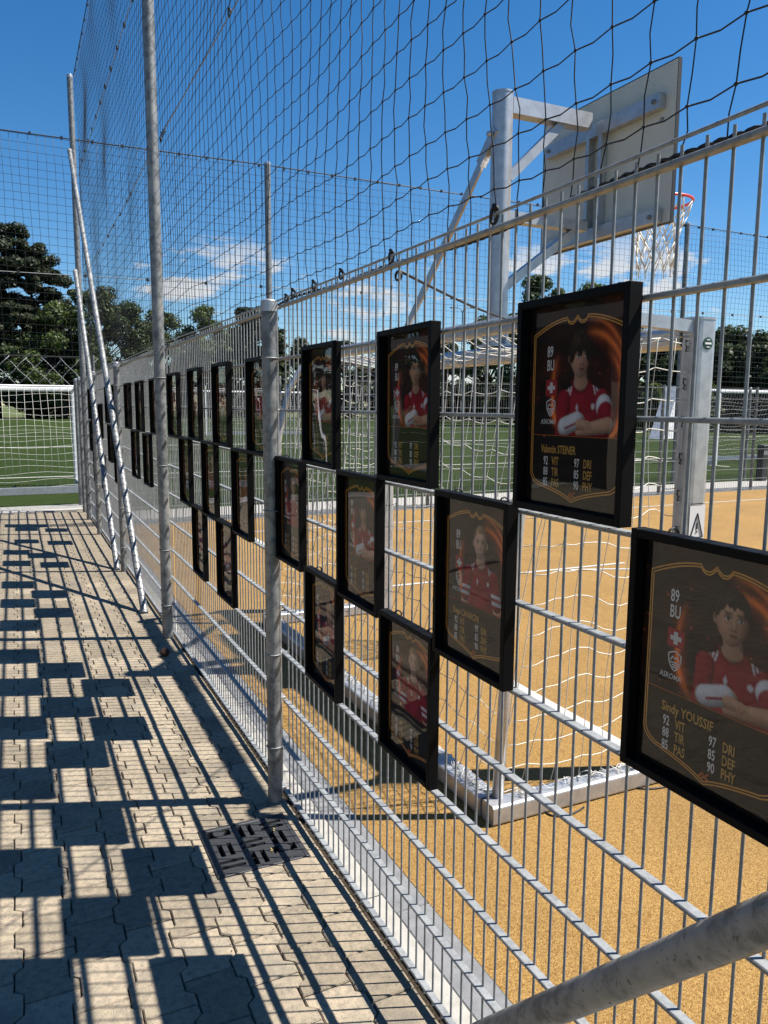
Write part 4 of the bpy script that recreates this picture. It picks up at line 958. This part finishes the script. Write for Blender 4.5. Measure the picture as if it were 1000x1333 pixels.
# ------------------------------------------------------------------ left goal on the pitch
def big_goal(x, y, W, H, D, label, flip=1, m=white_alu, nn=.13, netr=.003, rot=0, base_h=.13):
    t = thing('football_goal', label, 'goal', (x, y, 0), 'goals on the green pitch', rot=(0, 0, rot))
    for xx in (-W/2, W/2):
        q = MB(); rprofile(q, (xx, 0, 0), (xx, 0, H), .1, .12, .03, up=(1, 0, 0)); part('goal_post', q, m, t)
        q = MB(); q.beam((xx, 0, base_h/2), (xx, -D*flip, base_h/2), .07, base_h); part('side_base', q, alu, t)
        q = MB(); q.tube((xx, -D*.45*flip, H), (xx, -D*flip, base_h), .025, 10); q.tube((xx, 0, H-.05), (xx, -D*.45*flip, H), .025, 10); part('side_arm', q, m, t)
    q = MB(); rprofile(q, (-W/2, 0, H-.05), (W/2, 0, H-.05), .12, .1, .03); part('crossbar', q, m, t)
    q = MB(); q.beam((-W/2, -D*flip, base_h/2), (W/2, -D*flip, base_h/2), .09, base_h); part('rear_base', q, alu, t)
    q = MB(); q.tube((-W/2, -D*.45*flip, H), (W/2, -D*.45*flip, H), .02, 8); part('roof_bar', q, m, t)
    q = MB(); n = int(W/nn)
    for i in range(n+1):
        xx = -W/2+W*i/n; q.poly([(xx, -D*.45*flip, H), (xx+.03*math.sin(i), -D*(.74)*flip, H*.55), (xx, -D*flip, base_h)], netr, 3); q.poly([(xx, 0, H-.04), (xx, -D*.45*flip, H)], netr, 3)
    for k in range(int(H/nn)):
        f = k*nn/H; z = base_h+(H-base_h)*f; yy = -D*(1-.55*f)*flip
        q.poly([(-W/2+W*i/16, yy, z-.03*math.sin(i*1.1+k)) for i in range(17)], netr, 3)
        for xx in (-W/2, W/2): q.poly([(xx, 0, z), (xx, yy, z)], netr, 3)
    stuff(part('net_cords', q, white_cord, t)); return t
big_goal(-2.35, 17.2, 5.0, 2.0, 1.5, 'white goal with net on the green pitch at the end of the walkway', 1)
big_goal(20.2, 16.6, 5.0, 2.2, 1.4, 'white goal with net on the pitch seen beyond the goal post at right', -1, rot=R(0))
big_goal(12.2, 43, 7.3, 2.44, 2.0, 'small looking white goal far out on the green pitch', -1)
# folded white goal / tilted white sheet
q = MB(); q.prism([(-1.3, 0), (1.1, 0), (1.1, 2.85), (.45, 2.85)], -.4, .4)
me = q.mesh('banner', mat('white_mesh_cloth', (.66, .66, .68), .8, vary=(6, (.5, .5, .52), .45, .6, 4), coords='World')); o = link('folded_cover', me, None, (31.4, 32.2, 0), (R(90), 0, R(22))); tag(o, 'white slanting covered stack standing on the far touchline behind the goal post', 'cover')
# bollard bin and thin posts
t = thing('bollard', 'black slender bollard bin on the path beyond the court', 'bollard', (14.6, 12.5, 0))
q = MB(); q.bbox((-.085, -.085, 0), (.085, .085, .78), .01); part('body', q, fk, t)
q = MB(); q.bbox((-.095, -.095, .78), (.095, .095, .83), .01); part('lid', q, fk, t)
q = MB(); q.box((-.07, -.09, .60), (.07, -.085, .70)); part('slot', q, steel, t)
post(12.58, 2.12, .03, 'thin round galvanised post on the path behind the court at right', bands=False, x=14.15)
# boundary fence and hedge far away
q = MB(); 
for x in np.arange(-60, 60, 2.5): q.tube((x, 103.5, 0), (x, 103.5, 2.0), .03, 5)
for z in np.arange(.1, 2.01, .19): q.tube((-60, 103.5, z), (60, 103.5, z), .012, 4)
t = thing('boundary_fence', 'dark thin fence along the far end of the green pitch', 'fence'); stuff(part('posts_and_rails', q, mat('dark_green_metal', (.03, .045, .035), .6), t))

# ------------------------------------------------------------------ trees
def leaf_cloud(centers, radii, per, size, seed, flat=.75, name='crown', m=None, up=.35):
    r = np.random.default_rng(seed); V = []; 
    C_ = np.repeat(np.array(centers), per, axis=0); Rd = np.repeat(np.array(radii), per)
    n = len(C_); d = r.normal(size=(n, 3)); d /= np.linalg.norm(d, axis=1)[:, None]
    p = C_+d*(Rd*(r.random(n)**.45))[:, None]*np.array([1, 1, flat])
    nr = d+r.normal(size=(n, 3))*.6; nr[:, 2] += up; nr /= np.linalg.norm(nr, axis=1)[:, None]
    a = np.cross(nr, r.normal(size=(n, 3))); a /= np.linalg.norm(a, axis=1)[:, None]; b = np.cross(nr, a)
    s = (size*(.55+.9*r.random(n)))[:, None]
    q4 = np.stack([p-a*s, p-b*s*.62, p+a*s, p+b*s*.62], 1).reshape(-1, 3)
    me = bpy.data.meshes.new(name); me.vertices.add(n*4); me.vertices.foreach_set('co', q4.ravel())
    me.loops.add(n*4); me.loops.foreach_set('vertex_index', np.arange(n*4)); me.polygons.add(n)
    me.polygons.foreach_set('loop_start', np.arange(n)*4); me.polygons.foreach_set('loop_total', np.full(n, 4)); me.update(calc_edges=True)
    if m: me.materials.append(m)
    return me
def make_tree(kind, h, w, seed, m, per=110, size=.34):
    r = random.Random(seed); tr = MB(); cs, rs = [], []
    if kind == 'pine':
        th = h*.93; P = [(r.uniform(-.15, .15)*i*.4, r.uniform(-.15, .15)*i*.4, th*i/5) for i in range(6)]
        tr.poly(P, [.38, .34, .28, .22, .15, .06], 8)
        for k in range(72):
            f = .34+.64*r.random()**.85; a = r.uniform(0, 6.28); L = w/2*(.35+.75*math.sin(math.pi*min(1, (1-f)*1.35+.12)))*r.uniform(.5, 1.1); z = h*f
            e = Vector((L*math.cos(a), L*math.sin(a), z+r.uniform(-.9, 1.4))); b = Vector((0, 0, z-.4)); tr.poly([b, b.lerp(e, .5)+Vector((0, 0, .25)), e], [.09, .06, .03], 5)
            cs.append(e); rs.append(r.uniform(.5, 1.25)); cs.append(b.lerp(e, .6)+Vector((0, 0, .3))); rs.append(r.uniform(.6, 1.1))
        return tr, cs, rs, .62
    if kind == 'con':
        tr.poly([(0, 0, 0), (0, 0, h*.5), (0, 0, h*.97)], [.25, .16, .03], 8)
        for k in range(60):
            f = .12+.86*k/60; L = w/2*(1.02-f)*r.uniform(.6, 1.1); a = k*2.4; z = h*f; e = Vector((L*math.cos(a), L*math.sin(a), z-.3)); cs.append(e*.9+Vector((0, 0, z*.1))); rs.append(.35+L*.35); 
            tr.poly([(0, 0, z), e], [.04, .02], 4)
        return tr, cs, rs, .6
    tr.poly([(0, 0, -.1), (.1, 0, h*.2), (.05, .1, h*.45), (.1, .1, h*.7)], [.42, .32, .24, .1], 9)
    for k in range(48):
        # clumps over an uneven ovoid crown
        f = r.random(); z = h*(.16+.80*f); prof = math.sin(math.pi*(.10+.84*f)**.8); a = r.uniform(0, 6.28); L = w/2*prof*(.45+.6*r.random()**.6)
        e = Vector((L*math.cos(a), L*math.sin(a), z)); cs.append(e); rs.append(w*r.uniform(.085, .17))
        b = Vector((.05, .05, max(h*.15, z*.6))); tr.poly([b, b.lerp(e, .5)+Vector((0, 0, .3)), e], [.12, .07, .03], 5)
    return tr, cs, rs, .8
def tree(x, y, h, w, kind, m, seed, label, per=120, size=.34):
    tr, cs, rs, fl = make_tree(kind, h, w, seed, m); nm = {'pine': 'pine_tree', 'con': 'conifer_tree', 'dec': 'broadleaf_tree'}[kind]
    t = thing(nm, label, 'tree', (x, y, -.05), 'trees beyond the pitch'); part('trunk', tr, wood_m, t)
    link('crown', leaf_cloud(cs, rs, per, size, seed, fl, m=m), t)
tree(-2.6, 102, 21.7, 8.5, 'pine', leaf_pine, 1, 'tall dark pine at the left picture edge', 380, .17)
tree(1.6, 104, 19.5, 8.0, 'pine', leaf_pine, 2, 'dark pine leaning in behind the tall pine at left', 380, .17)
TR = [(4.2, 97, 13.2, 9.5, 'dec', leaf_mid, 'olive broadleaf tree right of the pines at left'), (8.4, 99.6, 16.2, 11, 'dec', leaf_dark, 'broad dark tree behind the far tall net post'), (12.6, 104.2, 14.5, 9, 'dec', leaf_dark, 'dark round tree left of the tall thick net post'), (.6, 100.5, 9.5, 9, 'dec', leaf_dark, 'low bushy tree under the tall pines at left'), (6.5, 103.5, 10, 9, 'dec', leaf_dark, 'low dark tree between the pines and the far tall post'),
      (-8, 101, 12, 10, 'dec', leaf_dark, 'dark broadleaf tree left of the pines, mostly cut off'), (17.2, 107.5, 14.0, 9, 'dec', leaf_mid, 'broadleaf tree behind the tall thick net post'), (21.9, 105, 14.6, 8.5, 'dec', leaf_mid, 'domed green tree between the tall net post and the near round post'), (26.3, 105, 12.4, 8, 'dec', leaf_dark, 'lower dark tree left of the near round post'),
      (29.2, 106, 14.7, 7.5, 'pine', leaf_pine, 'wispy dark tree right behind the near round post'), (32.2, 105.5, 13.2, 6, 'con', leaf_dark, 'pointed conifer seen just right of the near round post'), (36, 106, 11, 7, 'dec', leaf_dark, 'low dark tree above the first framed card'), (40.5, 100, 10.6, 6, 'dec', leaf_dark, 'small tree seen between two top row framed cards'),
      (44, 92, 10.2, 6, 'dec', leaf_mid, 'small tree behind the second top row card'), (45, 81, 9.9, 5, 'dec', leaf_dark, 'small tree left of the basketball pole foot'), (43, 68.5, 11.0, 6, 'dec', leaf_mid, 'green tree just left of the basketball pole'), (40.4, 56.2, 13.4, 6.8, 'dec', leaf_mid, 'bright green tree right of the basketball pole'), (44.0, 54.0, 12.5, 7.2, 'dec', leaf_mid, 'bright green tree above the card of the dark fringed boy'),
      (43.6, 48.2, 7.8, 6, 'dec', leaf_dark, 'dark tree left of the near goal post'), (45.2, 46.0, 7.6, 6, 'dec', leaf_dark, 'dark tree directly behind the near goal post'), (45.8, 43.6, 7.0, 6, 'dec', leaf_dark, 'dark tree just right of the near goal post'), (47.4, 42.2, 7.7, 6, 'dec', leaf_dark, 'dark rounded tree at right behind the pitch'), (48.6, 40.4, 6.9, 6, 'dec', leaf_dark, 'dark tree at the right picture edge'),
      (47.6, 36.4, 6.9, 6, 'dec', leaf_dark, 'dark tree beyond the right picture edge'), (40.8, 38.4, 3.6, 2.4, 'dec', leaf_light, 'small yellow green sapling right of the near goal post'), (41.0, 43.0, 3.4, 2.2, 'dec', leaf_light, 'small yellow green sapling left of the near goal post')]
for i, (x, y, h, w, k, m, lb) in enumerate(TR): tree(x, y, h, w, k, m, 20+i, lb, 420, .135 if y < 70 else .18)
# side trees reflected in the glass
for i, (x, y, h) in enumerate(((-17, 14, 9), (-22, 22, 11), (-26, 31, 12), (-32, 42, 13), (-30, 60, 13), (-24, 80, 13))):
    tree(x, y, h, 8, 'dec', leaf_dark, 60+i, 'dark broadleaf tree left of the pitch, '+('nearest the clubhouse', 'second from the clubhouse', 'third from the clubhouse', 'fourth from the clubhouse', 'fifth from the clubhouse', 'farthest from the clubhouse')[i], 90, .34)
hd = MB(); cs, rs = [], []
rr = random.Random(4)
for x in np.arange(-60, 48, .7): cs.append((x, 105.5+rr.uniform(-.6, .6), rr.uniform(.4, 4.2))); rs.append(rr.uniform(.9, 1.6))
for k in range(330):
    t_ = (k/330)**1.0; hh = 2.6+4.2*max(0, 1-t_*1.9); cs.append((47.5+3.5*t_+rr.uniform(-.6, .6), 106-86*t_, rr.uniform(.4, hh))); rs.append(rr.uniform(.9, 1.6))
tag(link('hedge', leaf_cloud(cs, rs, 260, .2, 9, .9, name='hedge', m=leaf_dark)), kind='stuff')

# ------------------------------------------------------------------ vans, lamp, clubhouse
def van(x, y, rz, label):
    t = thing('parked_van', label, 'van', (x, y, 0), 'vans parked beyond the far end of the pitch', rot=(0, 0, rz))
    q = MB(); q.prism([(-2.4, .35), (2.4, .35), (2.4, 1.15), (1.6, 1.35), (1.0, 2.3), (-2.35, 2.35)], -.9, .9); o = part('body', q, white_alu, t); o.rotation_euler = (R(90), 0, 0)
    q = MB(); q.box((-.3, -.92, 1.4), (1.1, -.905, 2.0)); q.box((-2.1, -.92, 1.45), (-.6, -.905, 2.05)); part('window', q, fk, t)
    for xx in (-1.5, 1.5):
        q = MB(); q.tube((xx, -.93, .34), (xx, -.72, .34), .34, 14); part('wheel', q, fk, t)
van(18.3, 108.8, .05, 'white van parked behind trees, left of the pair'); van(24.5, 109.2, .03, 'white van parked behind trees, right of the pair')
t = thing('lamp_post', 'thin street lamp far behind the court, left of the basketball pole', 'lamp', (45.2, 77.3, 0))
q = MB(); q.tube((0, 0, 0), (0, 0, 12.2), .09, 8, .05); part('pole', q, steel, t)
q = MB(); q.poly([(0, 0, 12.1), (-.2, .1, 12.6), (-.8, .4, 12.7)], .05, 6); q.poly([(0, 0, 12.1), (.2, -.1, 12.6), (.8, -.4, 12.7)], .05, 6); part('arm', q, steel, t)
q = MB(); q.bbox((-1.3, .3, 12.6), (-.7, .6, 12.75), .03); part('lamp_head', q, steel, t)
q = MB(); q.bbox((.7, -.6, 12.6), (1.3, -.3, 12.75), .03); part('lamp_head', q, steel, t)
ch_ = thing('clubhouse', 'beige clubhouse with a dark covered terrace, mirrored in the framed cards', 'building', (-8.5, 0, 0))
wallm = mat('beige_render', (0.2412, 0.2047, 0.1645), .9, vary=(3, (0.212, 0.1827, 0.1462), .4, .7, 4), coords='World')
q = MB(); q.box((-6, -1, 0), (0, 10.7, 3.1)); part('wall', q, wallm, ch_)
q = MB(); q.box((-6, 10.7, 0), (-4.8, 20, 3.0)); part('terrace_wall', q, mat('dark_timber', (.03, .025, .022), .8), ch_)
q = MB(); q.box((-6.4, -1.4, 3.1), (.6, 20.4, 3.35)); part('roof', q, mat('roof_edge', (.10, .10, .10), .7), ch_)
for yy in (15.2, 19.8):
    q = MB(); q.box((-.2, yy, 0), (0, yy+.16, 3.1)); part('column', q, steel, ch_)
